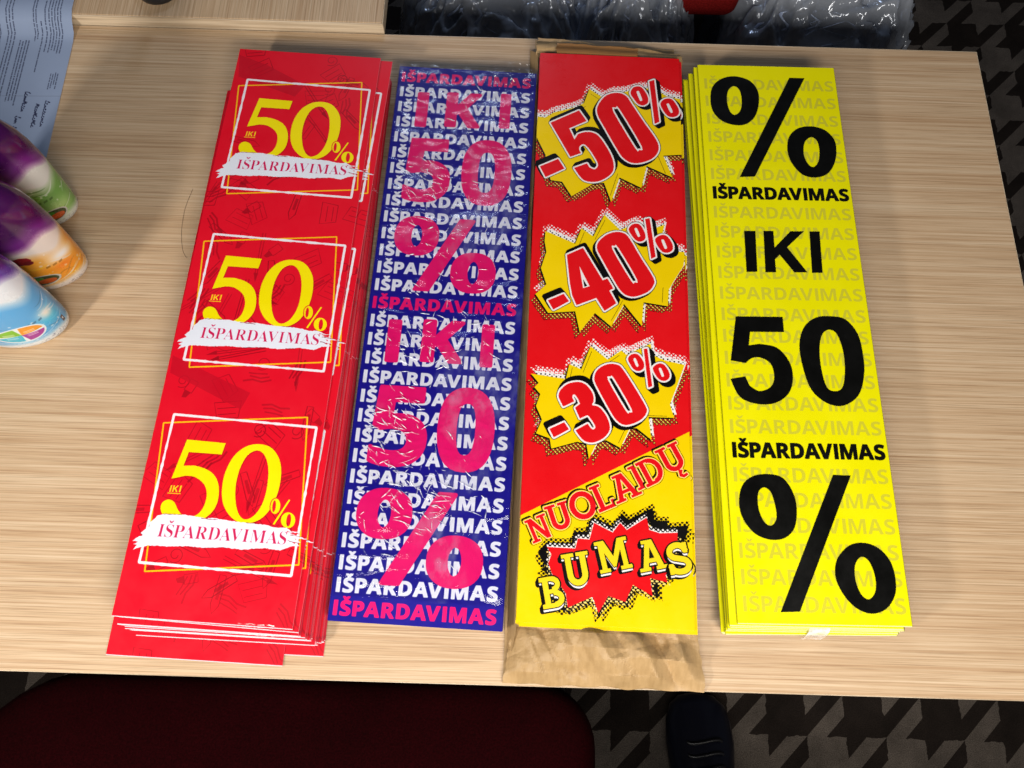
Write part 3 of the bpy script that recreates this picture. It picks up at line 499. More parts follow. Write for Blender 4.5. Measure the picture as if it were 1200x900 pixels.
    word([([(80, 655), (235, 585), (285, 660), (125, 745)], [], *E_, (-5, -6), False),
          (smooth([(225, 420), (180, 330), (180, 280), (205, 235), (270, 182), (370, 160), (450, 180), (510, 240), (540, 300), (545, 360), (530, 403), (580, 415), (630, 450), (690, 540), (717, 640), (690, 710), (620, 770), (530, 800), (450, 782), (400, 735), (355, 670)], False) + [(483, 600)] + smooth([(515, 648), (545, 662), (562, 625), (500, 527), (475, 512)], False) + [(400, 545), (350, 432), (402, 392)] + smooth([(385, 345), (350, 297), (325, 298), (322, 325), (340, 365)], False), [], *E_, (2, -6), False),
          ([(75, 285), (130, 240), (200, 218), (270, 225), (320, 262), (430, 430), (542, 620), (552, 685), (500, 752), (400, 797), (330, 800), (268, 760), (200, 660), (70, 420), (52, 350)], [cap((215, 372), (378, 650), 32)], *F_, (-3.0, 4.0)),
          ([(400, 132), (445, 120), (485, 140), (526, 205), (524, 260), (480, 287), (430, 270), (395, 220), (374, 170)], [cap((440, 175), (463, 232), 13)], *F_, (4.5, 5.5)),
          ([(525, 75), (560, 70), (607, 430), (570, 446)], [], *F_, (6.0, 5.5), False),
          ([(645, 225), (690, 213), (730, 235), (770, 300), (770, 352), (730, 380), (680, 370), (637, 320), (613, 260)], [cap((683, 268), (707, 328), 13)], *F_, (4.5, 5.5))])
    # lower word burst
    G = (605, 590, 5.714)
    kb = [(145, 325), (200, 262), (370, 262), (385, 190), (475, 190), (500, 85), (640, 150), (710, 70), (750, 110), (912, 30), (925, 115), (1010, 118), (1015, 160), (1150, 148), (1135, 225), (1095, 300), (1020, 500), (945, 540), (950, 632), (890, 600), (790, 570), (745, 688), (640, 640), (550, 770), (520, 650), (330, 720), (285, 700), (230, 480), (160, 440), (200, 420), (165, 370)]
    rb = [(205, 292), (395, 302), (412, 235), (490, 242), (520, 130), (645, 195), (695, 130), (740, 178), (872, 95), (890, 178), (960, 200), (1080, 197), (1078, 262), (1000, 480), (1010, 530), (895, 500), (912, 622), (780, 545), (730, 660), (615, 620), (550, 735), (510, 625), (345, 698), (330, 600), (238, 470), (215, 400), (235, 340)]
    mk, mr = P.cover([COM.tr(kb, *G)]), P.cover([COM.tr(rb, *G)])
    P.dots(P.grow(mk, 1), K, 4.0, 1.6, (1, -4)); P.dots(mk, K, 4.0, 1.6, (-4, 5)); P.dots(mk, K, 4.0, 1.6, (5, 4))
    P.paint(mk, K)
    P.dots(mr, (240, 214, 120), 4.0, 1.2, (-3, 5)); P.dots(mr, (240, 214, 120), 4.0, 1.2, (4, 5)); P.dots(mr, WH, 4.0, 1.3, (0, -5)); P.dots(mr, WH, 4.0, 1.3, (-3, -3))
    P.paint(mr, WH, 1, (-.2, -1.0)); P.paint(mr, RD)
    # lettering
    def letter(ch, cx, cy, h, rot, x0, y0, k, style):
        w, L = slab(ch); cc = COM.loc(x0 + cx / k, y0 + cy / k)
        hh = (COM.loc(x0 + cx / k, y0 + (cy + h) / k)[1] - cc[1]) * style['big']; a = R(rot)
        loops = []
        for l in L:
            o = []
            for px, py in l:
                X, Yv = (px - w / 2) * hh * style['wide'], (py - .5) * hh
                o.append((cc[0] + X * math.cos(a) + Yv * math.sin(a), cc[1] + X * math.sin(a) - Yv * math.cos(a)))
            loops.append(o)
        if ch == 'O': m = P.cover(loops)
        else: m = P.cover(loops, 0, True)
        style['draw'](m)
    def d1(m):
        g = P.grow(m, 2.0)
        for i in range(4): P.paint(g, K, 1, (-.7 * i * .8, -.5 * i * .8))
        P.paint(P.grow(m, 1.7), YL); P.paint(P.grow(m, .8), (248, 226, 190)); P.paint(m, RD)
    s1 = dict(wide=1.10, big=1.28, draw=d1)
    for ch, cx, cy, h, rot in (('N', 150, 682, 128, -25), ('U', 288, 602, 140, -20), ('O', 445, 526, 150, -24), ('L', 578, 470, 142, -25), ('A', 718, 402, 142, -26), ('I', 812, 338, 132, -28), ('D', 905, 295, 138, -28), ('Ų', 1040, 212, 140, -28)):
        letter(ch, cx, cy, h, rot, 605, 500, 5.714, s1)
    def d2(m):
        g = P.grow(m, 1.9)
        for i in range(5): P.paint(g, K, 1, (-.5 * i, 1.0 * i))
        for i in range(4): P.paint(m, WH, 1, (.1 * i, 1.6 + .7 * i))
        P.paint(P.grow(m, 1.4), K); P.paint(P.grow(m, .3), (236, 208, 30))
    s2 = dict(wide=1.0, big=1.10, draw=d2)
    for ch, cx, cy, h, rot in (('B', 245, 592, 190, -12), ('U', 405, 440, 200, -12), ('M', 648, 345, 192, -14), ('A', 900, 345, 185, -13), ('S', 1085, 368, 195, -10)):
        letter(ch, cx, cy, h, rot, 605, 590, 5.714, s2)
    return P.image('comic_print')

# ------------------------------------------------------------------ surfaces
def wood(name, along_x=True):
    m, nt, b = mat(name, (.6, .45, .3), .42, .35)
    k = lambda a, c: (a, c, 1) if along_x else (c, a, 1)
    broad = noise_tex(nt, k(.9, 34), 1, 4)
    fine = noise_tex(nt, k(6.5, 640), 1, 4, .65)
    med = noise_tex(nt, k(2.2, 260), 1, 5, .66)
    pore = noise_tex(nt, k(9, 760), 1, 2, .5)
    c1 = ramp(nt, med.outputs[0], [(.24, (.45, .28, .155)), (.40, (.58, .40, .245)), (.56, (.67, .50, .33)), (.76, (.74, .59, .42))])
    c2 = ramp(nt, fine.outputs[0], [(.33, (.60, .53, .47)), (.45, (.88, .85, .81)), (.57, (1, 1, 1))])
    c3 = ramp(nt, broad.outputs[0], [(.30, (.88, .83, .78)), (.60, (1, 1, 1))])
    c4 = ramp(nt, pore.outputs[0], [(.30, (.55, .48, .42)), (.42, (1, 1, 1))])
    x = mixc(nt, c1.outputs[0], c2.outputs[0], .85, 'MULTIPLY')
    x = mixc(nt, x, c3.outputs[0], .9, 'MULTIPLY')
    x = mixc(nt, x, c4.outputs[0], .55, 'MULTIPLY')
    nt.links.new(x, b.inputs['Base Color'])
    rg = ramp(nt, fine.outputs[0], [(.3, (.48,) * 3), (.7, (.29,) * 3)]); nt.links.new(rg.outputs[0], b.inputs['Roughness'])
    sm = noise_tex(nt, (5, 5, 5), 1, 5, .6); ad = N(nt, 'ShaderNodeMath', operation='MULTIPLY_ADD'); ad.inputs[1].default_value = .22; nt.links.new(sm.outputs[0], ad.inputs[0]); nt.links.new(rg.outputs[0], ad.inputs[2]); nt.links.new(ad.outputs[0], b.inputs['Roughness'])
    bump(nt, b, fine.outputs[0], .35, .0006)
    return m
WOOD_X, WOOD_Y = wood('desk_laminate'), wood('rear_desk_laminate', False)
EDGE, nt, b = mat('edge_band', (.62, .49, .34), .35)
t = noise_tex(nt, (5, 200, 200), 1, 3); nt.links.new(ramp(nt, t.outputs[0], [(.35, (.46, .34, .22)), (.6, (.70, .57, .41))]).outputs[0], b.inputs['Base Color'])
METAL, nt, b = mat('dark_metal', (.03, .03, .032), .4, .5, .6)
noise_r = noise_tex(nt, (30, 30, 30), 1, 3); nt.links.new(ramp(nt, noise_r.outputs[0], [(.3, (.3,) * 3), (.7, (.5,) * 3)]).outputs[0], b.inputs['Roughness'])

# carpet: large woven houndstooth
def carpet():
    m, nt, b = mat('carpet_houndstooth', (.05, .045, .04), .95, .1)
    tc = N(nt, 'ShaderNodeTexCoord'); sep = N(nt, 'ShaderNodeSeparateXYZ'); nt.links.new(tc.outputs['Object'], sep.inputs[0])
    wob = noise_tex(nt, (60, 60, 60), 1, 2)
    def M(op, a, c=None, d=None):
        n = N(nt, 'ShaderNodeMath', operation=op)
        for i, v in enumerate((a, c, d)):
            if v is None: continue
            if isinstance(v, (int, float)): n.inputs[i].default_value = v
            else: nt.links.new(v, n.inputs[i])
        return n.outputs[0]
    per = .158
    w = M('MULTIPLY', M('SUBTRACT', wob.outputs[0], .5), .06)
    U = M('ADD', M('DIVIDE', sep.outputs[0], per), w); V = M('ADD', M('DIVIDE', sep.outputs[1], per), w)
    a = M('LESS_THAN', M('FRACT', M('ADD', U, 100.12)), .5); c = M('LESS_THAN', M('FRACT', M('ADD', V, 100.30)), .5)
    tw = M('LESS_THAN', M('FRACT', M('MULTIPLY', M('ADD', M('SUBTRACT', U, V), 99.82), 2.0)), .5)
    f = M('ADD', M('MULTIPLY', tw, a), M('MULTIPLY', M('SUBTRACT', 1.0, tw), c))
    fuzz = noise_tex(nt, (500, 500, 500), 1, 3)
    base = mixc(nt, (.019, .014, .0115), (.108, .090, .076), f)
    mott = noise_tex(nt, (14, 14, 14), 1, 5, .7); base = mixc(nt, base, ramp(nt, mott.outputs[0], [(.3, (.62,) * 3), (.68, (1.15,) * 3)]).outputs[0], 1.0, 'MULTIPLY')
    fz = ramp(nt, fuzz.outputs[0], [(.3, (.45,) * 3), (.7, (1.4,) * 3)])
    nt.links.new(mixc(nt, base, fz.outputs[0], 1.0, 'MULTIPLY'), b.inputs['Base Color'])
    bump(nt, b, fuzz.outputs[0], .7, .003)
    return m
CARPET = carpet()
bm = bmesh.new()
n = 24
vs = [[bm.verts.new((-6 + 12 * i / n, -6 + 12 * j / n, 0)) for i in range(n + 1)] for j in range(n + 1)]
for j in range(n):
    for i in range(n): bm.faces.new((vs[j][i], vs[j][i + 1], vs[j + 1][i + 1], vs[j + 1][i]))
tag(link('carpet_floor', mesh_of(bm, 'carpet'), [CARPET], loc=(0, 0, FLOOR)), kind='structure')

# front desk
X0, X1, Y0_, Y1_ = -1.15, .709, -.028, .917
desk = tag(empty('desk', (-.2, .45, FLOOR)), 'wood laminate desk with fine horizontal grain under the four poster stacks', 'desk')
def dpart(name, me, mats, root): 
    o = link(name, me, mats, root); o.matrix_parent_inverse = Matrix.Translation(-root.location); return o
dpart('desk_top', box_mesh(X0 + .001, X1 - .0012, Y0_ + .0012, Y1_ - .0012, -.0245, 0, .0006), [WOOD_X], desk)
for nm, bx in (('edge_band', (X0, X1, Y0_, Y0_ + .0012)), ('edge_band', (X0, X1, Y1_ - .0012, Y1_)), ('edge_band', (X1 - .0012, X1, Y0_ + .0014, Y1_ - .0014))):
    dpart(nm, box_mesh(*bx, -.0246, -.0003, .0003, 1), [EDGE], desk)
for x in (X0 + .06, X1 - .06):
    for y in (Y0_ + .16, Y1_ - .06):
        dpart('leg', box_mesh(x - .02, x + .02, y - .02, y + .02, FLOOR, -.05, .003), [METAL], desk)
dpart('frame', box_mesh(X0 + .05, X1 - .05, .34, .38, -.055, -.025, .002), [METAL], desk)
# rear desk, a little higher, grain running away
RX = at(448, 33, .018).x
rd = tag(empty('desk', (-.9, 1.3, FLOOR)), 'second wood desk with vertical grain butting against the far edge, top left', 'desk')
dpart('desk_top', box_mesh(-1.9, RX - .0015, .9215, 1.75, -.004, .018, .0012), [WOOD_Y], rd)
dpart('edge_band', box_mesh(-1.9, RX, .9195, .9214, -.0042, .0176, .0006, 1), [EDGE], rd)
dpart('edge_band', box_mesh(RX - .0014, RX, .9217, 1.75, -.0042, .0176, .0005, 1), [EDGE], rd)
for x in (-1.8, RX - .06):
    for y in (1.0, 1.68): dpart('leg', box_mesh(x - .02, x + .02, y - .02, y + .02, FLOOR, -.004, .003), [METAL], rd)
BLK, nt, b = mat('black_plastic', (.012, .012, .014), .35)
p = at(186, -6, .018)
tag(link('round_foot', lathe_mesh([(.0, 0), (.030, 0), (.033, .003), (.033, .012), (.029, .017), (.008, .019), (.007, .12), (.0, .12)], 40), [BLK], loc=(p.x, p.y + .010, .0182)),
    'black round foot of something standing on the rear desk, cut by the top edge', 'stand')

# ------------------------------------------------------------------ sheets
def print_mat(name, im, rough=.36, spec=.28, coat=0.0):
    m, nt, b = mat(name, (1, 1, 1), rough, spec, 0, coat)
    t = N(nt, 'ShaderNodeTexImage'); t.image = im; t.interpolation = 'Cubic'; t.extension = 'EXTEND'
    wear = noise_tex(nt, (9, 9, 9), 1, 5)
    w = ramp(nt, wear.outputs[0], [(.30, (.93,) * 3), (.65, (1,) * 3)])
    nt.links.new(mixc(nt, t.outputs[0], w.outputs[0], 1.0, 'MULTIPLY'), b.inputs['Base Color'])
    s = noise_tex(nt, (18, 18, 18), 1, 6, .7)
    rg = ramp(nt, s.outputs[0], [(.35, (rough - .06,) * 3), (.7, (rough + .14,) * 3)]); nt.links.new(rg.outputs[0], b.inputs['Roughness'])
    bump(nt, b, s.outputs[0], .10, .002)
    return m
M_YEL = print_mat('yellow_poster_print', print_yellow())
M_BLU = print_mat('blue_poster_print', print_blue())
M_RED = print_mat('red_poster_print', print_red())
M_COM = print_mat('comic_poster_print', print_comic(), .30)
def edge_mat(name, c):
    m, nt, b = mat(name, c, .7, .2)
    t = noise_tex(nt, (40, 40, 900), 1, 3); nt.links.new(ramp(nt, t.outputs[0], [(.35, tuple(v * .55 for v in c)), (.62, c)]).outputs[0], b.inputs['Base Color'])
    return m
E_WHITE = edge_mat('cut_paper_edge', (.72, .70, .66))
E_RED = edge_mat('red_edge_shaded', (.17, .02, .02)); E_YEL = edge_mat('yellow_edge_shaded', (.06, .052, .018))  # both darkened: shade of the stack sides is in the edge colour
E_BLU = edge_mat('blue_paper_edge', (.20, .18, .42)); E_COM = edge_mat('comic_paper_edge', (.55, .45, .38))

def sheet_mesh(W, H, th, amp=0.0, seed=0, n=(1, 1), curl=None):
    """a thin printed sheet: slot 0 printed face, slot 1 cut edges and back; origin at the middle of its underside"""
    bm = bmesh.new(); uvl = bm.loops.layers.uv.new('UVMap')
    nx, ny = n
    def z(x, y):
        v = 0
        if amp: v = amp * (noise.noise(Vector((x * 5 + seed, y * 3.1, seed * 1.7))) + .4 * noise.noise(Vector((x * 14, y * 9 + seed, 3.3)))) + amp
        if curl: v += curl(x, y)
        return max(v, 0)
    g = [[[bm.verts.new((-W / 2 + W * i / nx, -H / 2 + H * j / ny, z(-W / 2 + W * i / nx, -H / 2 + H * j / ny) + t)) for i in range(nx + 1)] for j in range(ny + 1)] for t in (0, th)]
    for j in range(ny):
        for i in range(nx):
            f = bm.faces.new((g[1][j][i], g[1][j][i + 1], g[1][j + 1][i + 1], g[1][j + 1][i])); f.material_index = 0; f.smooth = True
            for l, (a, c) in zip(f.loops, ((i, j), (i + 1, j), (i + 1, j + 1), (i, j + 1))): l[uvl].uv = (a / nx, c / ny)
            f = bm.faces.new((g[0][j][i], g[0][j + 1][i], g[0][j + 1][i + 1], g[0][j][i + 1])); f.material_index = 1
    for i in range(nx):
        for f in (bm.faces.new((g[0][0][i], g[0][0][i + 1], g[1][0][i + 1], g[1][0][i])), bm.faces.new((g[0][ny][i + 1], g[0][ny][i], g[1][ny][i], g[1][ny][i + 1]))): f.material_index = 1
    for j in range(ny):
        for f in (bm.faces.new((g[0][j + 1][0], g[0][j][0], g[1][j][0], g[1][j + 1][0])), bm.faces.new((g[0][j][nx], g[0][j + 1][nx], g[1][j + 1][nx], g[1][j][nx]))): f.material_index = 1
    for e in bm.edges:
        if len({f.smooth for f in e.link_faces}) > 1: e.smooth = False
    me = bpy.data.meshes.new('sheet'); bm.to_mesh(me); bm.free()
    return me
def put(me, mats, c, ang, z, label, group, parent=None, name='sale_poster', dx=0, dy=0, da=0):
    if not me.materials:
        for m in mats: me.materials.append(m)
    o = bpy.data.objects.new(name, me); col.objects.link(o)
    ca, sa = math.cos(ang), math.sin(ang)
    o.location = (c[0] + dx * ca - dy * sa, c[1] + dx * sa + dy * ca, z); o.rotation_euler = (0, 0, ang + da)
    if parent: o.parent = parent
    else: tag(o, label, 'poster', group)
    return o
def right_edge(TRp, BRp, z, W, H):
    """centre and angle of a sheet whose right long edge runs through two points of the photograph (the near corner is exact)"""
    a, b_ = at(*TRp, z), at(*BRp, z); d = (a - b_); ang = math.atan2(d.y, d.x) - math.pi / 2
    u = Vector((math.cos(ang), math.sin(ang), 0)); v = Vector((-math.sin(ang), math.cos(ang), 0))
    return b_ - u * W / 2 + v * H / 2, ang
rj = random.Random(11)

# red stack: 38 sheets in slipped bunches
W, H = RED.W, RED.H
base = sheet_mesh(W, H, .0005); basew = sheet_mesh(W, H, .0005)
PR = .00118
RG = 'red cosmetics sale posters in the leftmost stack'
lab = 'red sale poster lying beneath others in the leftmost stack, mostly hidden'
z = .0004; k = 0
c, a = right_edge((458, 108), (379, 770), z, W, H)
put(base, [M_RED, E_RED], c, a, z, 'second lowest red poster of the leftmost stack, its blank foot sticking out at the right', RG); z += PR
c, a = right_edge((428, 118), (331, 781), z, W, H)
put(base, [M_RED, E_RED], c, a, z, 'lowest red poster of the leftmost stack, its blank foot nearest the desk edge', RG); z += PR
for nsh, TRp, BRp in ((8, (462, 78), (381, 752)), (7, (459, 79), (373, 755)), (6, (456, 74), (366, 750)), (5, (453, 74), (360, 750)), (5, (450, 70), (352, 746))):
    for i in range(nsh):
        c, a = right_edge(TRp, BRp, z, W, H)
        white = rj.random() < .22
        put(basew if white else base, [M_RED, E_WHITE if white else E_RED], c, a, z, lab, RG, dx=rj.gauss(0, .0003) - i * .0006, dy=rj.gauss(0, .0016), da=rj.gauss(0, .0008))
        z += PR
m2 = sheet_mesh(W, H, .0007, .0004, 5, (6, 20))
c, a = right_edge((461, 68), (350, 742), z, W, H)
put(m2, [M_RED, E_WHITE], c, a + .0, z, 'red poster just under the top one of leftmost stack, white frame edge showing', RG); z += .0018
top_red = put(sheet_mesh(W, H, .0006, .0012, 2, (8, 30)), [M_RED, E_WHITE], RED.c, RED.ang, z, 'topmost red poster with three yellow 50% numerals in white and yellow frames', RG)
z_red = z + .003

# yellow stack
W, H = YEL.W, YEL.H
base = sheet_mesh(W, H, .0005); PR = .00125
YG = 'yellow sale posters in the rightmost stack'
lab = 'yellow sale poster lying beneath others in the rightmost stack, only its edges showing'
z = .0004
for nsh, TRp, BRp in ((17, (953, 76), (1046, 743)), (4, (955, 76), (1052, 743)), (4, (962, 75), (1053, 742)), (3, (963, 75), (1055, 741)), (7, (971, 75), (1060, 739))):
    for i in range(nsh):
        c, a = right_edge(TRp, BRp, z, W, H)
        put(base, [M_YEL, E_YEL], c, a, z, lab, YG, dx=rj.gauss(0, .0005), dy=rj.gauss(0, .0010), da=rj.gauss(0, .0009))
        z += PR
print('yellow top', z)
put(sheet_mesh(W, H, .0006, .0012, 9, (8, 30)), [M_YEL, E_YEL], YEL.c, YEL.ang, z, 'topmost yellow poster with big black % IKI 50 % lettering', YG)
z_yel = z

# blue bundle in shrink film
bun = tag(empty('poster_bundle', (BLU.c.x, BLU.c.y, 0), BLU.ang), 'bundle of blue and pink sale posters shrink-wrapped in crumpled clear film', 'posters')
W, H = BLU.W, BLU.H
base = sheet_mesh(W, H, .0008); z = .0008
for i in range(22):
    o = put(base, [M_BLU, E_BLU], (0, 0), 0, z, None, None, bun, 'poster', dx=rj.gauss(0, .0005), dy=rj.gauss(.0016, .0006), da=rj.gauss(0, .0006)); z += .00125
put(sheet_mesh(W, H, .0007, .0005, 4, (8, 30)), [M_BLU, E_WHITE], (0, 0), 0, z, None, None, bun, 'poster')
z_blu = z + .0015
# clear film: creased skin over the bundle
FILM = bpy.data.materials.new('clear_film'); FILM.use_nodes = True
nt = FILM.node_tree; nt.nodes.clear()
out = N(nt, 'ShaderNodeOutputMaterial'); tr = N(nt, 'ShaderNodeBsdfTransparent'); gl = N(nt, 'ShaderNodeBsdfGlossy'); df = N(nt, 'ShaderNodeBsdfDiffuse')
tr.inputs[0].default_value = (.96, .96, .98, 1); gl.inputs['Roughness'].default_value = .09; df.inputs[0].default_value = (.52, .56, .86, 1)
hz = noise_tex(nt, (9, 6, 9), 1, 3, .6); hs = noise_tex(nt, (60, 34, 60), 1, 4, .6)
hm = N(nt, 'ShaderNodeMath', operation='MULTIPLY'); h1 = ramp(nt, hz.outputs[0], [(.54, (.0,) * 3), (.72, (.7,) * 3)]); h2 = ramp(nt, hs.outputs[0], [(.46, (.06,) * 3), (.66, (.55,) * 3)])  # pale bluish haze patches paint the sheen of the crumpled film
nt.links.new(h1.outputs[0], hm.inputs[0]); nt.links.new(h2.outputs[0], hm.inputs[1]); hr = hm
m1 = N(nt, 'ShaderNodeMixShader'); nt.links.new(hr.outputs[0], m1.inputs[0]); nt.links.new(tr.outputs[0], m1.inputs[1]); nt.links.new(df.outputs[0], m1.inputs[2])
fr = N(nt, 'ShaderNodeFresnel'); fr.inputs[0].default_value = 1.5
m2_ = N(nt, 'ShaderNodeMixShader'); fm = N(nt, 'ShaderNodeMath', operation='MINIMUM'); fm.inputs[1].default_value = .24; nt.links.new(fr.outputs[0], fm.inputs[0])
nt.links.new(fm.outputs[0], m2_.inputs[0]); nt.links.new(m1.outputs[0], m2_.inputs[1]); nt.links.new(gl.outputs[0], m2_.inputs[2])
bt = noise_tex(nt, (60, 22, 60), 1, 6, .7); bt2 = N(nt, 'ShaderNodeTexVoronoi', feature='DISTANCE_TO_EDGE'); bt2.inputs['Scale'].default_value = 26
tc = N(nt, 'ShaderNodeTexCoord'); mp = N(nt, 'ShaderNodeMapping'); mp.inputs['Rotation'].default_value = (0, 0, .9); mp.inputs['Scale'].default_value = (.5, 1.7, 1)
wn = noise_tex(nt, (9, 9, 9), 1, 3); va = N(nt, 'ShaderNodeVectorMath', operation='ADD'); nt.links.new(tc.outputs['Object'], mp.inputs[0]); vs_ = N(nt, 'ShaderNodeVectorMath', operation='SCALE'); vs_.inputs['Scale'].default_value = .10
nt.links.new(wn.outputs['Color'], vs_.inputs[0]); nt.links.new(mp.outputs[0], va.inputs[0]); nt.links.new(vs_.outputs[0], va.inputs[1]); nt.links.new(va.outputs[0], bt2.inputs['Vector'])
bp = N(nt, 'ShaderNodeBump'); bp.inputs['Strength'].default_value = 1; bp.inputs['Distance'].default_value = .0014; nt.links.new(bt.outputs[0], bp.inputs['Height'])
bp2 = N(nt, 'ShaderNodeBump'); bp2.inputs['Strength'].default_value = 1; bp2.inputs['Distance'].default_value = .005; nt.links.new(bt2.outputs[0], bp2.inputs['Height']); nt.links.new(bp.outputs[0], bp2.inputs['Normal'])
for q in (gl, fr): nt.links.new(bp2.outputs[0], q.inputs['Normal'])
nt.links.new(m2_.outputs[0], out.inputs[0])

def creases(seed, n, lo, hi, amp):
    """piecewise-linear folds: sum of tilted ridges in random directions, as crumpled paper has"""
    r = random.Random(seed); L = []
    for i in range(n):
        a = r.uniform(0, math.pi); f = r.uniform(lo, hi); L.append((math.cos(a) * f, math.sin(a) * f, r.random(), amp * r.uniform(.4, 1) * lo / f))
    def h(x, y):
        wx, wy = x + .02 * noise.noise(Vector((x * 9, y * 9, seed))), y + .02 * noise.noise(Vector((x * 9, y * 9, seed + 7)))
        return sum(am * (abs(((wx * a + wy * b + c) % 1) * 2 - 1)) for a, b, c, am in L)
    return h
def skin(W, H, top, h, nx, ny, over=.004, y0=None, y1=None, ragged=0.0):
    """film lying on a stack: creased top, sides running down to the desk"""
    bm = bmesh.new(); y0 = -H / 2 if y0 is None else y0; y1 = H / 2 if y1 is None else y1
    g = []
    for j in range(ny + 1):
        row = []
        for i in range(-2, nx + 3):
            x = -W / 2 - over + (W + 2 * over) * min(max(i / nx, 0), 1); y = y0 + (y1 - y0) * j / ny
            y += ragged * noise.noise(Vector((x * 25, j * .001 + (0 if j < ny / 2 else 9), 1))) * (1 if j in (0, ny) else 0)
            z = top + h(x, y)
            if i in (-2, nx + 2): z = .001; x += (-.002 if i < 0 else .002)
            elif i in (-1, nx + 1): z = top * .5; x += (-.0015 if i < 0 else .0015)
            elif i in (0, nx): z = top - .0006
            row.append(bm.verts.new((x, y, z)))
        g.append(row)
    for j in range(ny):
        for i in range(len(g[0]) - 1): bm.faces.new((g[j][i], g[j][i + 1], g[j + 1][i + 1], g[j + 1][i]))
    me = bpy.data.meshes.new('film'); bm.to_mesh(me); bm.free()
    for p_ in me.polygons: p_.use_smooth = True
    return me
hc = creases(5, 9, 9, 30, .0022)
yb = BLU.H / 2 - BLU.loc(500, 706)[1] / 1000
link('clear_film', skin(W, H, z_blu + .0006, lambda x, y: hc(x, y) * .35 + .0006 * abs(noise.noise(Vector((x * 30, y * 22, 2)))), 70, 220, .0022, yb, H / 2 + .004, .004), [FILM], bun)
# glints along the film's creases, drawn as whitish slivers standing on it
GLINT, nt, b = mat('crease_glint', (.80, .83, .95), .25, .8)
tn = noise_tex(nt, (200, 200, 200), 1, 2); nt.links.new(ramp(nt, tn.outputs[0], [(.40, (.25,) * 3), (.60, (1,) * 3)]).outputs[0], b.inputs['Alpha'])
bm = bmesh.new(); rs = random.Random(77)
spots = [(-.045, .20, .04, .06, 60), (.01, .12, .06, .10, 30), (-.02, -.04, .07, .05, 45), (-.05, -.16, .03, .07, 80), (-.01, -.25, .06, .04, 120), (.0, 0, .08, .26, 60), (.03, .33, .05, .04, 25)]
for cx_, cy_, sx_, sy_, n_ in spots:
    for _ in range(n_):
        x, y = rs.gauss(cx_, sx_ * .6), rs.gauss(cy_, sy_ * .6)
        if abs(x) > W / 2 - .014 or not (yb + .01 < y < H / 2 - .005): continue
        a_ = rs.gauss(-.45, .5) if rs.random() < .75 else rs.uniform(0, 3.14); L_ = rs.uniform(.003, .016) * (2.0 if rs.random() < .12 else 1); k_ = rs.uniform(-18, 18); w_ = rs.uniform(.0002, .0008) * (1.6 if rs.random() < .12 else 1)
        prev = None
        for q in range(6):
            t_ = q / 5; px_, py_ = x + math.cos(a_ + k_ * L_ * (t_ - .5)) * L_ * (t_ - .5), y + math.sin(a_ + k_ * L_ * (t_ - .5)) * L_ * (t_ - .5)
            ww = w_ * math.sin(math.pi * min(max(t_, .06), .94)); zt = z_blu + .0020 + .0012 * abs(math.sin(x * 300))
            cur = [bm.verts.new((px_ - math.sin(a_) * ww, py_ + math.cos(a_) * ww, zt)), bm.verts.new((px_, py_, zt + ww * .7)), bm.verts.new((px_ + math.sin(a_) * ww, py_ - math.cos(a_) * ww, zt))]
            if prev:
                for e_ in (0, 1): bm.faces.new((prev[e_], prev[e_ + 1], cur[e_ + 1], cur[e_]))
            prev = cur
tag(link('film_glint', mesh_of(bm, 'film_glint'), [GLINT], bun), kind='stuff')
# loose gathered tail of film at the far right corner
bm = bmesh.new(); n_ = 26; g = []
for j in range(n_ + 1):
    row = []
    for i in range(n_ + 1):
        u_, v_ = i / n_, j / n_
        x = .035 + .066 * u_ + .010 * v_ * (u_ - .5); y = H / 2 - .03 + .034 * v_
        zz = z_blu + .003 + (.014 * math.sin(math.pi * u_) * v_) + .007 * abs(noise.noise(Vector((u_ * 6, v_ * 5, 8)))) * (1 if v_ > .1 else .3)
        row.append(bm.verts.new((x, y + .008 * noise.noise(Vector((u_ * 4, v_, 5))), zz)))
    g.append(row)
for j in range(n_):
    for i in range(n_): bm.faces.new((g[j][i], g[j][i + 1], g[j + 1][i + 1], g[j + 1][i]))
link('film_tail', mesh_of(bm, 'film_tail', True), [FILM], bun)

# comic stack inside a torn kraft bag
W, H = COM.W, COM.H
base = sheet_mesh(W, H, .0008); z = .0035
CG = 'comic style discount posters in the kraft bag'
lab = 'red and yellow comic discount poster lying under the top one on the kraft bag'
for i in range(20):
    put(base, [M_COM, E_COM], COM.c, COM.ang, z, lab, CG, dx=rj.gauss(.0008, .0007), dy=rj.gauss(-.0003, .0007), da=rj.gauss(0, .0006)); z += .00125
put(base, [M_COM, E_WHITE], COM.c, COM.ang, z, 'comic discount poster second from the top, a red sliver showing at its upper right corner', CG, dx=.0035, dy=-.0045); z += .00125
put(sheet_mesh(W, H, .0006, .0006, 6, (8, 30)), [M_COM, E_WHITE], COM.c, COM.ang, z, 'topmost comic poster with -50% -40% -30% bursts and NUOLAIDŲ BUMAS lettering', CG)
print('comic top', z)
KRAFT, nt, b = mat('kraft_paper', (.40, .27, .14), .5, .4)
t1 = noise_tex(nt, (7, 7, 7), 1, 6, .7); t2 = noise_tex(nt, (220, 26, 60), 1, 3)
x_ = mixc(nt, ramp(nt, t1.outputs[0], [(.3, (.37, .235, .10)), (.7, (.50, .33, .16))]).outputs[0], ramp(nt, t2.outputs[0], [(.3, (.86, .84, .8)), (.6, (1, 1, 1))]).outputs[0], 1.0, 'MULTIPLY')
nt.links.new(x_, b.inputs['Base Color']); bump(nt, b, t1.outputs[0], .6, .006)
bag = tag(empty('kraft_bag', (COM.c.x, COM.c.y, 0)), 'crumpled brown kraft paper bag under the comic posters, empty end at desk edge', 'paper bag')
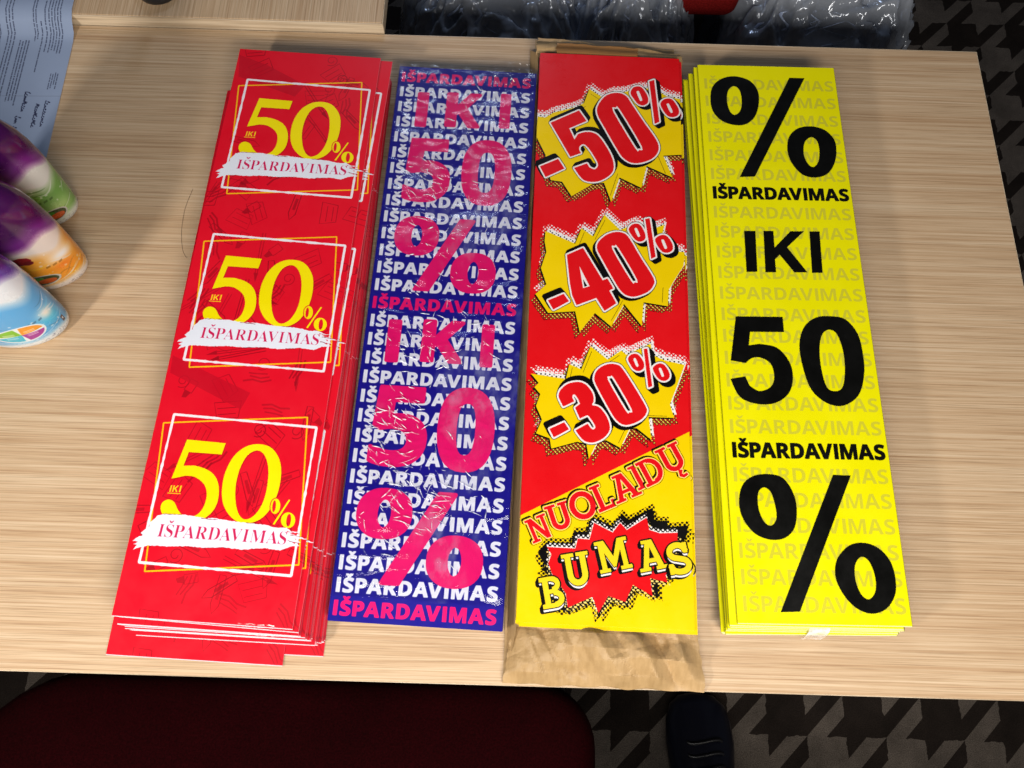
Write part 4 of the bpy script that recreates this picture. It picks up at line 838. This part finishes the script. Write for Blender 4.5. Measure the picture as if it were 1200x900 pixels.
# lower sheet of the bag runs under the whole stack
kl = [at(*q, 0) for q in ((588, 801), (812, 806), (790, 60), (627, 48))]
kc = creases(21, 9, 9, 30, .024); kc2 = creases(33, 6, 14, 34, .003)
def kraft_grid(c0, c1, c2, c3, nx, ny, zf, name, th=.0005):
    bm = bmesh.new(); layers = []
    for t in (0, th):
        g = []
        for j in range(ny + 1):
            row = []
            for i in range(nx + 1):
                u_, v_ = i / nx, j / ny
                p = (c0 * (1 - u_) + c1 * u_) * (1 - v_) + (c3 * (1 - u_) + c2 * u_) * v_
                rag = .0025 * noise.noise(Vector((u_ * 9, v_ * 9, 4.4)))
                row.append(bm.verts.new((p.x + (rag if i in (0, nx) else 0), p.y + (rag if j in (0, ny) else 0), max(zf(u_, v_, p), .0006) + t)))
            g.append(row)
        layers.append(g)
    lo, hi = layers
    for j in range(ny):
        for i in range(nx):
            bm.faces.new((hi[j][i], hi[j][i + 1], hi[j + 1][i + 1], hi[j + 1][i])); bm.faces.new((lo[j][i], lo[j + 1][i], lo[j + 1][i + 1], lo[j][i + 1]))
    for i in range(nx):
        bm.faces.new((lo[0][i], lo[0][i + 1], hi[0][i + 1], hi[0][i])); bm.faces.new((lo[ny][i + 1], lo[ny][i], hi[ny][i], hi[ny][i + 1]))
    for j in range(ny):
        bm.faces.new((lo[j + 1][0], lo[j][0], hi[j][0], hi[j + 1][0])); bm.faces.new((lo[j][nx], lo[j + 1][nx], hi[j + 1][nx], hi[j][nx]))
    me = bpy.data.meshes.new(name); bm.to_mesh(me); bm.free()
    return me
def bpart(name, me, mats, root):
    o = link(name, me, mats, root); o.matrix_parent_inverse = Matrix.Translation(-root.location); return o
bpart('bag_back', kraft_grid(*kl, 60, 140, lambda u, v, p: .0008 + min(.0022, .5 * kc2(p.x, p.y)), 'bag_back'), [KRAFT], bag)
# the empty crumpled end lies in front of the sheets
ke = [at(588, 801, .001), at(826, 811, .001), at(818, 738, .02), at(603, 728, .02)]
def zend(u, v, p):
    s = max(0, min(1, v * 1.15))
    return .0015 + .021 * s ** .8 * (1 - .5 * max(0, (abs(u - .5) - .36) / .14)) + (kc(p.x, p.y) - .034) * .8 * min(1, v * 5) * min(1, (1 - v) * 8) * min(1, u * 9) * min(1, (1 - u) * 9) + (kc2(p.x, p.y)) * .8 * min(1, v * 6)
bpart('bag_mouth', kraft_grid(*ke, 110, 44, zend, 'bag_mouth', .0004), [KRAFT], bag)
# left flank of the bag standing against the stack
kf = [at(588, 798, .003), at(611, 730, .026), at(633, 62, .028), at(624, 62, .004)]
bpart('bag_side', kraft_grid(at(592, 796, .002), at(606, 734, .024), at(631.5, 62, .026), at(621, 60, .003), 8, 120, lambda u, v, p: .003 + .021 * u + .35 * kc2(p.x, p.y) * u * (1 - u) * 4, 'bag_side', .0004), [KRAFT], bag)
# far end: folded lip with a strip of brown packing tape
kt = [at(628, 66, .020), at(800, 76, .020), at(796, 66, .012), at(630, 47, .012)]
bpart('bag_fold', kraft_grid(*kt, 60, 14, lambda u, v, p: .014 + .006 * math.sin(math.pi * min(v * 1.2, 1)) * (1 - .3 * u) + 1.1 * kc2(p.x, p.y), 'bag_fold', .0005), [KRAFT], bag)
TAPE, nt, b = mat('brown_packing_tape', (.33, .16, .055), .16, .6)
t1 = noise_tex(nt, (60, 60, 60), 1, 4); bump(nt, b, t1.outputs[0], .3, .002)
bpart('packing_tape', kraft_grid(at(652, 66, .029), at(746, 72, .029), at(748, 58, .022), at(652, 52, .022), 24, 8, lambda u, v, p: .0235 + .0045 * math.sin(math.pi * min(v * 1.1 + .1, 1)) + .3 * kc2(p.x, p.y), 'packing_tape', .0003), [TAPE], bag)

# clear tape tabs on the near ends of the red and yellow stacks
CT = bpy.data.materials.new('clear_tape'); CT.use_nodes = True
nt = CT.node_tree; b = nt.nodes['Principled BSDF']; b.inputs['Base Color'].default_value = (.95, .93, .93, 1); b.inputs['Roughness'].default_value = .2
tn = noise_tex(nt, (60, 90, 60), 1, 4); nt.links.new(ramp(nt, tn.outputs[0], [(.42, (.25,) * 3), (.62, (.9,) * 3)]).outputs[0], b.inputs['Alpha'])
def tape(p, w, ang, zt, zb, label, lip=.012):
    bm = bmesh.new(); n1 = 16; g = []
    prof = [(lip, zt + .0012), (lip * .4, zt + .0014), (0, zt + .0008), (-.004, zt - .004), (-.009, (zt + zb) / 2), (-.0105, zb + .003)]
    for y, z_ in prof:
        g.append([bm.verts.new((-w / 2 + w * i / n1, y + .0012 * noise.noise(Vector((i * .5, z_ * 200, 3))), z_ + .0007 * noise.noise(Vector((i * .8, y * 90, 1))))) for i in range(n1 + 1)])
    for j in range(len(prof) - 1):
        for i in range(n1): bm.faces.new((g[j][i], g[j][i + 1], g[j + 1][i + 1], g[j + 1][i]))
    o = link('tape_strip', mesh_of(bm, 'tape', True), [CT], loc=(p.x, p.y, 0), rz=ang); tag(o, label, 'tape')
q = at(300, 733, .043); tape(q, .042, RED.ang, .042, .030, 'short strip of clear tape over the near end of the red poster stack', .0015)
q = at(961, 737, .042); tape(q, .024, YEL.ang, .041, .004, 'small tab of clear tape on the near end of the yellow poster stack')

# ------------------------------------------------------------------ letter on the desk, top left
def print_letter():
    P = Print(210, 330, (150, 166, 196), 3.0)  # white paper in blue-grey: shade and cool light are in the base colour
    r = random.Random(5); K = (38, 44, 70)
    P.fill([[(0, 190), (60, 180), (40, 330), (0, 330)]], (186, 226, 214), .6)
    def row(x, y, L, h=1.7):
        q = x
        while q < x + L:
            w = r.uniform(1.5, 7)
            s = q
            while s < q + w: P.fill([[(s, y), (s + .9, y), (s + .9, y + h * r.uniform(.7, 1)), (s, y + h * r.uniform(.8, 1))]], K, .85); s += 1.35
            q += w + 1.4
    return P, row, r, K
LP, row, rl, K = print_letter()
# text lines run along the sheet's long side (y), which points down the photograph
LM = []
def lrow(y0, y1, x, h=1.7): LM.append((y0, y1, x, h))
P = LP
def vrow(x, y0, y1, w=1.7, dark=1.0):
    q = y0; w *= 1.35
    while q < y1:
        L = rl.uniform(2, 8); s = q
        while s < min(q + L, y1): P.fill([[(x, s), (x + w * rl.uniform(.7, 1), s), (x + w * rl.uniform(.7, 1), s + .9), (x, s + .9)]], K, dark); s += 1.4
        q += L + 1.5
def rows(xs, y0, y1, w=1.6):
    for x in xs: vrow(x, y0 + rl.uniform(-2, 2), y1 + rl.uniform(-14, 3), w)
rows([174, 178.5, 183, 187.5, 192], 10, 140, 1.5); rows([161], 92, 182); rows([168], 60, 150); rows([150, 154], 0, 120, 1.5)
rows([187, 190.5, 194, 197.5], 178, 208, 1.3)
rows([128, 132.5, 137, 141.5], 118, 236); rows([108, 113, 118], 40, 250); rows([96, 90, 84, 78], 40, 200)
P.fill([[(0, 221), (210, 219.5), (210, 220.3), (0, 221.8)]], (120, 130, 150), .7)
def scrawl(x, y, L, amp, n):
    q = 0.0; first = True
    while q < L:                                   # letter by letter: a stem, a bowl or a loop each, joined at the foot
        w = rl.uniform(3.2, 5.4); h = amp * (1.9 if first else rl.choice((.8, .9, 1.0, 1.7))); t = rl.randrange(4)
        F = {0: [(0, 0), (.25, .9), (.45, .1), (.7, .8), (1, 0)], 1: [(0, .1), (.5, 1), (.25, 1.05), (.35, .1), (1, 0)], 2: [(.1, .5), (.5, 1), (.05, .7), (.3, 0), (.8, .2), (1, 0)], 3: [(0, 0), (.4, .5), (.7, .9), (.4, 1), (.3, .3), (.7, 0), (1, .05)]}[t]
        pts = [(x + h * b_ - amp * .5, y + q + w * a_ + .25 * h * b_) for a_, b_ in F]
        P.fill([stroke(smooth(pts, False, 5), 1.0)], (16, 18, 50), 1)
        q += w; first = False
scrawl(191, 228, 42, 3.6, 20); scrawl(178, 234, 42, 3.4, 19); scrawl(158, 212, 34, 4.6, 14); scrawl(152, 256, 12, 4, 6); scrawl(151, 274, 10, 3, 5)
M_LET = print_mat('letter_print', LP.image('letter_image'), .6)
lt = [at(109, -55, .003), at(54, 186, .001)]
d = (lt[0] - lt[1]); la = math.atan2(d.y, d.x) - math.pi / 2
u = Vector((math.cos(la), math.sin(la), 0)); v = Vector((-math.sin(la), math.cos(la), 0))
lc = lt[1] - u * .105 + v * .165
lme = sheet_mesh(.21, .33, .0002, .0004, 12, (14, 22), lambda x, y: .0200 * min(1, max(0, (y * math.cos(la) + x * math.sin(la) + lc.y - .893) / .026)))
o = link('letter_paper', lme, [M_LET, E_WHITE], loc=(lc.x, lc.y, .0005), rz=la)
tag(o, 'white printed letter with handwritten notes lying behind the bottles, top left corner', 'paper')
bm = bmesh.new()
# stray hair on the desk beside the red stack
hp = smooth([at(223, 232, .0008), at(216, 262, .0008), at(213, 292, .0008), at(219, 304, .0008)][0:0] or [(at(u_, v_, 0).x, at(u_, v_, 0).y) for u_, v_ in ((226, 222), (217, 245), (213, 270), (214, 292), (219, 303))], False, 6)
rg = []
for i, (x, y) in enumerate(hp): rg.append([bm.verts.new((x + .00022 * math.cos(k_ * 2.094), y, .0006 + .00022 * math.sin(k_ * 2.094))) for k_ in range(3)])
for i in range(len(rg) - 1):
    for k_ in range(3): bm.faces.new((rg[i][k_], rg[i][(k_ + 1) % 3], rg[i + 1][(k_ + 1) % 3], rg[i + 1][k_]))
HAIR, nt, b = mat('hair_strand', (.10, .06, .03), .5)
tag(link('hair_strand', mesh_of(bm, 'hair'), [HAIR]), 'thin curved stray hair on the desk just left of the red stack', 'hair')

# ------------------------------------------------------------------ three bottles at the left
def print_bottle(kind):
    """label wrapped round a bottle: x = angle 0..360 mm, y down from the top (220 mm)"""
    base = {'blue': (222, 232, 240), 'orange': (236, 226, 220), 'green': (222, 226, 222)}[kind]
    P = Print(360, 220, base, 2.0)
    X, Y = np.meshgrid(np.arange(P.w) / 2, 220 - np.arange(P.h) / 2)         # angle in degrees, height in mm
    def blend(f, c): P.a[:] = P.a + (np.array(c, np.float32) / 255 - P.a) * np.clip(f, 0, 1)[..., None]
    n1 = np.sin(X * .05 + 1) * 6 + np.sin(X * .11) * 3
    body = {'blue': (62, 160, 226), 'orange': (250, 152, 8), 'green': (96, 160, 62)}[kind]
    blend(np.clip((Y - 17 + n1 * .3) / 12, 0, 1) * np.clip(({'blue': 130, 'orange': 100, 'green': 100}[kind] - Y + n1) / 22, 0, 1) * .92, body)
    if kind == 'blue': blend(np.exp(-((X - 335) / 22) ** 2 - ((Y - 52) / 13) ** 2), (40, 190, 240)); blend(np.exp(-((X - 335) / 13) ** 2 - ((Y - 66) / 11) ** 2), (250, 250, 240))
    if kind == 'orange': blend(np.exp(-((X - 330) / 26) ** 2 - ((Y - 72) / 12) ** 2), (250, 250, 252)); blend(np.exp(-((X - 322) / 15) ** 2 - ((Y - 54) / 8) ** 2), (250, 130, 0))
    if kind == 'green': blend(np.exp(-((X - 325) / 26) ** 2 - ((Y - 40) / 16) ** 2), (176, 214, 130))
    g = lambda a, z: (a, 220 - z)
    pz0 = {'blue': 142, 'orange': 108, 'green': 112}[kind]
    blend(np.clip((Y - pz0 + n1) / 14, 0, 1), (110, 28, 128) if kind != 'blue' else (90, 60, 160))
    blend(np.clip((Y - pz0 - 20 + n1) / 16, 0, 1), (66, 12, 78))
    # sharp printed swooshes and drops over the soft colours
    for q in range(9):
        a0, z0, am, ph = 255 + rl.uniform(0, 90), rl.uniform(22, 95), rl.uniform(4, 14), rl.uniform(0, 6)
        P.fill([stroke([g(a0 + t * 2, z0 + am * math.sin(ph + t * .16)) for t in range(18)], [.3 + 2.4 * math.sin(math.pi * t / 17) for t in range(18)])], [(240, 246, 250), tuple(int(v * .75) for v in body), tuple(min(255, int(v * 1.2) + 20) for v in body)][q % 3], .55)
    for q in range(16):
        P.fill([ellipse(rl.uniform(255, 350), 220 - rl.uniform(20, 90), rl.uniform(.8, 2.6), rl.uniform(.8, 2.4))], (250, 252, 255), .5)
    for q in range(3): P.fill([[g(300 + q * 9 + x, 60 + z) for x, z in ((0, 0), (6, 1), (7, 5), (1, 4))]], tuple(int(v * .6) for v in body), .7)
    # curved thin seams, then the label emblem
    P.fill([stroke([g(a, 33 + 9 * math.sin(R(a * 2.2))) for a in range(250, 360, 3)], .8)], (236, 240, 244), .8)
    if kind == 'blue':
        cx, cz = 288, 46
        P.fill([ellipse(cx, 220 - cz, 31, 21)], (226, 238, 246)); 
        for a0, c_ in ((0, (238, 150, 20)), (90, (120, 190, 30)), (180, (20, 180, 214)), (270, (160, 34, 150))):
            pts = [(0, 0)] + [(28 * math.cos(R(a0 + t)), -18.5 * math.sin(R(a0 + t))) for t in range(4, 87, 6)]
            P.fill([[(cx + x, 220 - cz + y) for x, y in pts]], c_)
            for kx in (-1, 1):
                mx, my = cx + 17 * math.cos(R(a0 + 45)), 220 - cz - 7 * math.sin(R(a0 + 45)) + kx * 1.4
                P.fill([stroke([(mx - 7, my), (mx + 6, my)], .9)], (250, 250, 250), .9)
        P.fill([[g(345, 36), g(352, 36), g(352, 23), g(345, 23)]], (50, 56, 80)); P.fill([[g(347, 32), g(350, 32), g(350, 28), g(347, 28)]], (210, 220, 230))
        for k_ in range(26): P.fill([ellipse(rl.uniform(300, 350), 220 - rl.uniform(8, 20), rl.uniform(.6, 3), .6)], (110, 120, 150), .8)
    else:
        cx, cz = (280, 36) if kind == 'orange' else (304, 30)
        P.fill([ellipse(cx, 220 - cz, 27, 13)], (210, 206, 200)); P.fill([ellipse(cx, 220 - cz, 24, 11)], (60, 76, 40))
        P.fill([ellipse(cx - 6, 220 - cz - 5, 13, 5)], (70, 150, 50)); P.fill([ellipse(cx + 8, 220 - cz + 3, 12, 6)], (206, 92, 40)); P.fill([ellipse(cx - 15, 220 - cz, 7, 6)], (40, 60, 150))
        P.fill([ellipse(284, 220 - 90, 12, 9, 9)], (150, 14, 30)); P.fill([ellipse(290, 220 - 84, 6, 5, 7)], (120, 8, 24))
        for k_ in range(20): P.fill([ellipse(rl.uniform(300, 350), 220 - rl.uniform(6, 14), rl.uniform(.6, 2.5), .5)], (120, 120, 140), .8)
    return P.image(kind + '_label')
prof = [(0, 0), (.026, .0), (.0315, .0012), (.0345, .004), (.0365, .009), (.0378, .016), (.0392, .036), (.0402, .065), (.0408, .090), (.041, .115), (.0405, .14), (.038, .165), (.033, .185), (.026, .200), (.020, .206), (0, .207)]
pr2 = []
for i in range(len(prof) - 1):
    for t_ in (0, .5): pr2.append(tuple(prof[i][q] * (1 - t_) + prof[i + 1][q] * t_ for q in (0, 1)))
pr2.append(prof[-1])
CAPM = {}
for kind, (u_, v_), lbl, cc in (('blue', (33, 383), 'pale blue bottle with four-coloured round emblem, nearest of the three bottles', (.20, .04, .26)),
                          ('orange', (56, 318), 'orange and white bottle with purple shoulder, middle one of three bottles', (.16, .02, .16)),
                          ('green', (46, 249), 'green and white bottle in shade, farthest of the three bottles', (.10, .01, .10))):
    im = print_bottle(kind)
    m = print_mat(kind + '_bottle_label', im, .20, .6, .5)
    p = at(u_, v_, 0)
    bt_ = tag(empty('bottle', (p.x, p.y, .0004)), lbl, 'bottle', 'bottles standing at the left'); bt_.rotation_euler.z = R(9)
    link('bottle_body', lathe_mesh(pr2, 64, 'bottle', 1.62, .92, .22), [m], bt_)
    cm, nt, b = mat(kind + '_cap', cc, .3)
    link('bottle_cap', lathe_mesh([(0, .2072), (.022, .2072), (.0225, .212), (.0215, .238), (.019, .243), (0, .244)], 40), [cm], bt_)

# ------------------------------------------------------------------ below and behind the desk
def fabric(name, c, rough=.9, sheen=.3):
    m, nt, b = mat(name, c, rough, .03)
    b.inputs['Sheen Weight'].default_value = sheen
    t = noise_tex(nt, (350, 350, 350), 1, 3); t2 = noise_tex(nt, (6, 6, 6), 1, 4)
    x = mixc(nt, ramp(nt, t.outputs[0], [(.3, tuple(v * .6 for v in c)), (.7, tuple(min(1, v * 1.3) for v in c))]).outputs[0], ramp(nt, t2.outputs[0], [(.3, (.75,) * 3), (.7, (1.15,) * 3)]).outputs[0], 1.0, 'MULTIPLY')
    nt.links.new(x, b.inputs['Base Color']); bump(nt, b, t.outputs[0], .5, .0015)
    return m
MAROON = fabric('maroon_upholstery', (.012, .0004, .0010), .9, .0)
def cushion(x0, x1, y0, y1, z0, z1, rad, name='seat'):
    rad = rad if isinstance(rad, tuple) else (rad, rad)
    """upholstered slab with rounded plan corners and a crowned top"""
    bm = bmesh.new(); cx, cy = (x0 + x1) / 2, (y0 + y1) / 2; hx, hy = (x1 - x0) / 2, (y1 - y0) / 2
    kk = min(1, min(hx, hy) / .2)
    def ringp(inset, z):
        out = []; inset *= kk
        for q, (sx, sy) in enumerate(((1, 1), (-1, 1), (-1, -1), (1, -1))):
            for k_ in range(9):
                a = R(q * 90 + k_ * 11.25); r_ = max((rad[0] if sx < 0 else rad[1]) - inset, .004)
                out.append(bm.verts.new((cx + sx * (hx - inset - r_) + r_ * math.cos(a), cy + sy * (hy - inset - r_) + r_ * math.sin(a), z)))
        return out
    h = z1 - z0
    rings = [ringp(.02, z0), ringp(.004, z0 + h * .12), ringp(0, z0 + h * .35), ringp(.001, z0 + h * .6), ringp(.006, z0 + h * .8), ringp(.016, z0 + h * .92), ringp(.035, z0 + h), ringp(.09, z0 + h * 1.08), ringp(.14, z0 + h * 1.12)]
    for a, b_ in zip(rings, rings[1:]):
        for i in range(len(a)): bm.faces.new((a[i], a[(i + 1) % len(a)], b_[(i + 1) % len(a)], b_[i]))
    bm.faces.new(rings[-1]); bm.faces.new(rings[0][::-1])
    return mesh_of(bm, name, True)
ch = tag(empty('armchair', (-.27, -.35, FLOOR)), 'dark maroon upholstered wide chair pushed under the near side of the desk', 'chair')
dpart('seat', cushion(-.80, .140, -.50, -.03, -.36, -.25, (.19, .09)), [MAROON], ch)
dpart('seat_base', box_mesh(-.68, .10, -.58, -.01, -.42, -.362, .01), [METAL], ch)
for x in (-.62, .05):
    for y in (-.52, -.06): dpart('leg', lathe_mesh([(0, 0), (.018, 0), (.018, .33), (0, .33)], 16), [METAL], ch).location = (x, y, FLOOR)
# maroon chair on the far side
rc = tag(empty('chair', (.40, 1.45, FLOOR)), 'red upholstered chair with a black leg between the plastic bags beyond the desk', 'chair')
pz = -.12; q0, q1 = at(782, 13, pz - .045), at(866, 13, pz - .045)
dpart('seat', cushion(q0.x, q1.x, q0.y + .002, q0.y + .45, pz - .06, pz, .03), [fabric('red_upholstery', (.20, .010, .010), .8, .0)], rc)
a_, b_ = at(818, 10, pz - .062), at(800, 60, FLOOR + .2)
bm = bmesh.new(); A, B = at(818, 4, -.19), Vector((at(818, 4, -.19).x - .03, at(818, 4, -.19).y - .03, FLOOR))
def bar(A, B, w, h, name):
    bm = bmesh.new(); d = (B - A).normalized(); s = d.cross(Vector((0, 1, 0))).normalized() * w / 2; t = d.cross(s).normalized() * h / 2
    v = [bm.verts.new(P_ + a * s + c * t) for P_ in (A, B) for a, c in ((-1, -1), (1, -1), (1, 1), (-1, 1))]
    for f in ((0, 1, 2, 3), (7, 6, 5, 4), (0, 4, 5, 1), (1, 5, 6, 2), (2, 6, 7, 3), (3, 7, 4, 0)): bm.faces.new([v[i] for i in f])
    bmesh.ops.bevel(bm, geom=bm.edges[:], offset=min(w, h) * .2, segments=2, affect='EDGES')
    return mesh_of(bm, name)
dpart('leg', bar(A, B, .034, .03, 'leg'), [BLK], rc)
dpart('leg', bar(Vector((q0.x + .03, q0.y + .40, -.19)), Vector((q0.x + .02, q0.y + .42, FLOOR)), .034, .03, 'leg'), [BLK], rc)
# plastic bags with dark contents
PB = bpy.data.materials.new('thin_plastic_bag'); PB.use_nodes = True
nt = PB.node_tree; nt.nodes.clear()
out = N(nt, 'ShaderNodeOutputMaterial'); tr = N(nt, 'ShaderNodeBsdfTransparent'); gl = N(nt, 'ShaderNodeBsdfGlossy'); df = N(nt, 'ShaderNodeBsdfTranslucent'); d2_ = N(nt, 'ShaderNodeBsdfDiffuse')
tr.inputs[0].default_value = (.80, .86, .95, 1); gl.inputs['Roughness'].default_value = .16; gl.inputs[0].default_value = (.85, .9, 1, 1); df.inputs[0].default_value = (.30, .38, .55, 1); d2_.inputs[0].default_value = (.55, .60, .70, 1)
a0 = N(nt, 'ShaderNodeAddShader'); m1 = N(nt, 'ShaderNodeMixShader'); m1.inputs[0].default_value = .42
nt.links.new(tr.outputs[0], m1.inputs[1]); nt.links.new(d2_.outputs[0], m1.inputs[2])
fr = N(nt, 'ShaderNodeFresnel'); fr.inputs[0].default_value = 1.9
m2_ = N(nt, 'ShaderNodeMixShader'); nt.links.new(fr.outputs[0], m2_.inputs[0]); nt.links.new(m1.outputs[0], m2_.inputs[1]); nt.links.new(gl.outputs[0], m2_.inputs[2])
bt = noise_tex(nt, (26, 9, 16), 1, 3, .5); bp = N(nt, 'ShaderNodeBump'); bp.inputs['Strength'].default_value = 1; bp.inputs['Distance'].default_value = .02
nt.links.new(bt.outputs[0], bp.inputs['Height'])
for q in (gl, fr): nt.links.new(bp.outputs[0], q.inputs['Normal'])
nt.links.new(m2_.outputs[0], out.inputs[0])
DARK = fabric('dark_contents', (.022, .024, .030), .8, 0)
FOLD_GLINT, nt, b = mat('bag_fold_glint', (.55, .66, .92), .12, .9)  # pale blue for the painted glints on the bags
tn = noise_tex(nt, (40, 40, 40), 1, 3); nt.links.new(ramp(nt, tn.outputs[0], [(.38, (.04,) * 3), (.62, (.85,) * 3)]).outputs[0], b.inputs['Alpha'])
def crumpled_bag(cx, cy, hx, hy, z0, z1, seed, label, pull=0.0):
    root = tag(empty('plastic_bag', (cx, cy, z0)), label, 'plastic bag', 'clear plastic bags beyond the desk')
    for nm, k_, m_, det in (('bag_film', 1.0, PB, 5), ('bag_contents', .86, DARK, 4)):
        bm = bmesh.new(); bmesh.ops.create_icosphere(bm, subdivisions=det + (1 if nm == 'bag_film' else 0), radius=1)
        for v_ in bm.verts:
            n_ = v_.co.copy(); sq = [math.copysign(abs(c_) ** .62, c_) for c_ in n_]
            f = 1 + (.05 if nm == 'bag_film' else .03) * noise.noise(n_ * 2.2 + Vector((seed,) * 3))
            if nm == 'bag_film':
                pl = Vector((n_.x * 7, n_.y * 7, n_.z * 2.0)) + Vector((seed, 0, 0))
                f += .06 * (1 - abs(noise.noise(pl)) * 2) + .012 * (1 - 2 * abs(noise.noise(n_ * 9)))
            top = max(0, n_.z)
            g_ = 1 - pull * top ** 1.5
            v_.co = Vector((sq[0] * hx * k_ * f * g_, sq[1] * hy * k_ * f * g_, (sq[2] * .5 + .5) * (z1 - z0) * (k_ if nm != 'bag_film' else 1) * (f if n_.z > 0 else 1)))
        link(nm, mesh_of(bm, nm, True), [m_], root)
    # glints on the gathered film, drawn as bluish-white ridges fanning out from the tie
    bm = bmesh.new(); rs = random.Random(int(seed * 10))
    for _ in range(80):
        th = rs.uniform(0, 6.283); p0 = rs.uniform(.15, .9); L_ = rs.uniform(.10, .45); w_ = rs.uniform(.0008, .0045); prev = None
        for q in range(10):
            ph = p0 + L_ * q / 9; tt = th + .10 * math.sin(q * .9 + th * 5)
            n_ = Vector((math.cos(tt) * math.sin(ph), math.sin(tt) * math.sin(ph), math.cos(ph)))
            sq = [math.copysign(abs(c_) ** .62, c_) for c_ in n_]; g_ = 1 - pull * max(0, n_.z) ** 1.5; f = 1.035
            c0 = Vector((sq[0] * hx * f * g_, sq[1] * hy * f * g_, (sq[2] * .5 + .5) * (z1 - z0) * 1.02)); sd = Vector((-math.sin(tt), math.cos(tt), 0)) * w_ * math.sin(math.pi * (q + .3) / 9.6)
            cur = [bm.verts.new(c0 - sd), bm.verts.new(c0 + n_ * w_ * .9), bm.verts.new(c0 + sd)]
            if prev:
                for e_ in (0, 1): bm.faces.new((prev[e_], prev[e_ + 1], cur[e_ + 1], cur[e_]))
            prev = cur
    tag(link('bag_fold', mesh_of(bm, 'bag_fold', True), [FOLD_GLINT], root), kind='stuff')  # the painted glints of the film, not folds of its own
    return root
crumpled_bag(-.035, 1.28, .21, .24, FLOOR + .002, -.13, 3.1, 'clear plastic bag with dark contents, leftmost beyond the desk beside the rear desk', .5)
crumpled_bag(.215, 1.235, .13, .20, FLOOR + .002, -.10, 8.4, 'clear plastic bag with gathered shiny folds left of the red chair', .55)
crumpled_bag(.565, 1.27, .20, .22, FLOOR + .002, -.10, 5.7, 'large clear bluish plastic bag with dark contents, right of the red chair', .25)

# person standing at the desk: one trouser leg and shoe reach into the picture
DEN = fabric('dark_denim', (.012, .018, .045), .75, .0)
SHOE, nt, b = mat('navy_leather', (.0035, .004, .009), .30, .5)
t1 = noise_tex(nt, (40, 40, 40), 1, 4); bump(nt, b, t1.outputs[0], .3, .002)
pe = tag(empty('person', (.385, -.30, FLOOR)), 'person standing at the near side of the desk in dark jeans and navy shoes', 'person')
def loft(secs, name, n_=28):
    """secs: (centre, half width x, half height, axis) rings joined into one skin"""
    bm = bmesh.new(); rings = []
    for c_, rx_, ry_, ax in secs:
        c_ = Vector(c_); ring = []
        for k_ in range(n_):
            a = 2 * math.pi * k_ / n_
            if ax == 'y': pt = Vector((rx_ * math.cos(a), 0, ry_ * math.sin(a)))
            else: pt = Vector((rx_ * math.cos(a), ry_ * math.sin(a), 0))
            ring.append(bm.verts.new(c_ + pt))
        rings.append(ring)
    for a, b_ in zip(rings, rings[1:]):
        for i in range(n_): bm.faces.new((a[i], a[(i + 1) % n_], b_[(i + 1) % n_], b_[i]))
    bm.faces.new(rings[0]); bm.faces.new(rings[-1])
    return mesh_of(bm, name, True)
F0 = FLOOR
for sx, yo in ((.385, -.05), (.20, -.22)):
    X = sx
    if True:
        dpart('shoe', loft([((X, yo, F0 + .030), .012, .012, 'y'), ((X, yo - .006, F0 + .032), .036, .022, 'y'), ((X, yo - .022, F0 + .036), .054, .028, 'y'), ((X, yo - .05, F0 + .042), .063, .035, 'y'), ((X, yo - .09, F0 + .050), .066, .044, 'y'), ((X, yo - .13, F0 + .058), .062, .052, 'y'), ((X, yo - .18, F0 + .066), .056, .060, 'y'), ((X, yo - .23, F0 + .070), .054, .064, 'y'), ((X, yo - .27, F0 + .062), .046, .056, 'y'), ((X, yo - .29, F0 + .05), .020, .030, 'y')], 'shoe'), [SHOE], pe)
        for k_ in range(4):
            yy = yo - .085 - .022 * k_; zz = F0 + .050 + .045 + .0045 * k_ * 1.6
            pts = [(X + .034 * math.cos(R(a)), yy + .004 * math.sin(R(a * 2)), zz + .006 * math.sin(R(a)) - .004) for a in range(10, 171, 20)]
            bm = bmesh.new(); rg = []
            for px_, py_, pz_ in pts: rg.append([bm.verts.new((px_, py_ + .003 * math.cos(k2 * 1.571), pz_ + .003 * math.sin(k2 * 1.571))) for k2 in range(4)])
            for i in range(len(rg) - 1):
                for k2 in range(4): bm.faces.new((rg[i][k2], rg[i][(k2 + 1) % 4], rg[i + 1][(k2 + 1) % 4], rg[i + 1][k2]))
            dpart('shoelace', mesh_of(bm, 'lace', True), [BLK], pe)
LEGY = lambda yo: yo - .22
bm_secs = lambda X, yo: [((X, yo - .21, F0 + .06), .070, .095, 'z'), ((X, yo - .215, F0 + .10), .072, .092, 'z'), ((X, yo - .225, F0 + .22), .070, .080, 'z'), ((X, yo - .235, F0 + .38), .074, .082, 'z'), ((X, yo - .24, F0 + .50), .078, .084, 'z'), ((X * .9 + .03, yo * .8 - .28, F0 + .70), .090, .098, 'z'), ((X * .8 + .06, yo * .6 - .33, F0 + .84), .100, .112, 'z')]
for X, yo in ((.385, -.05), (.20, -.22)): dpart('trouser_leg', loft(bm_secs(X, yo), 'trouser_leg'), [DEN], pe)

print('objects', len(bpy.data.objects))
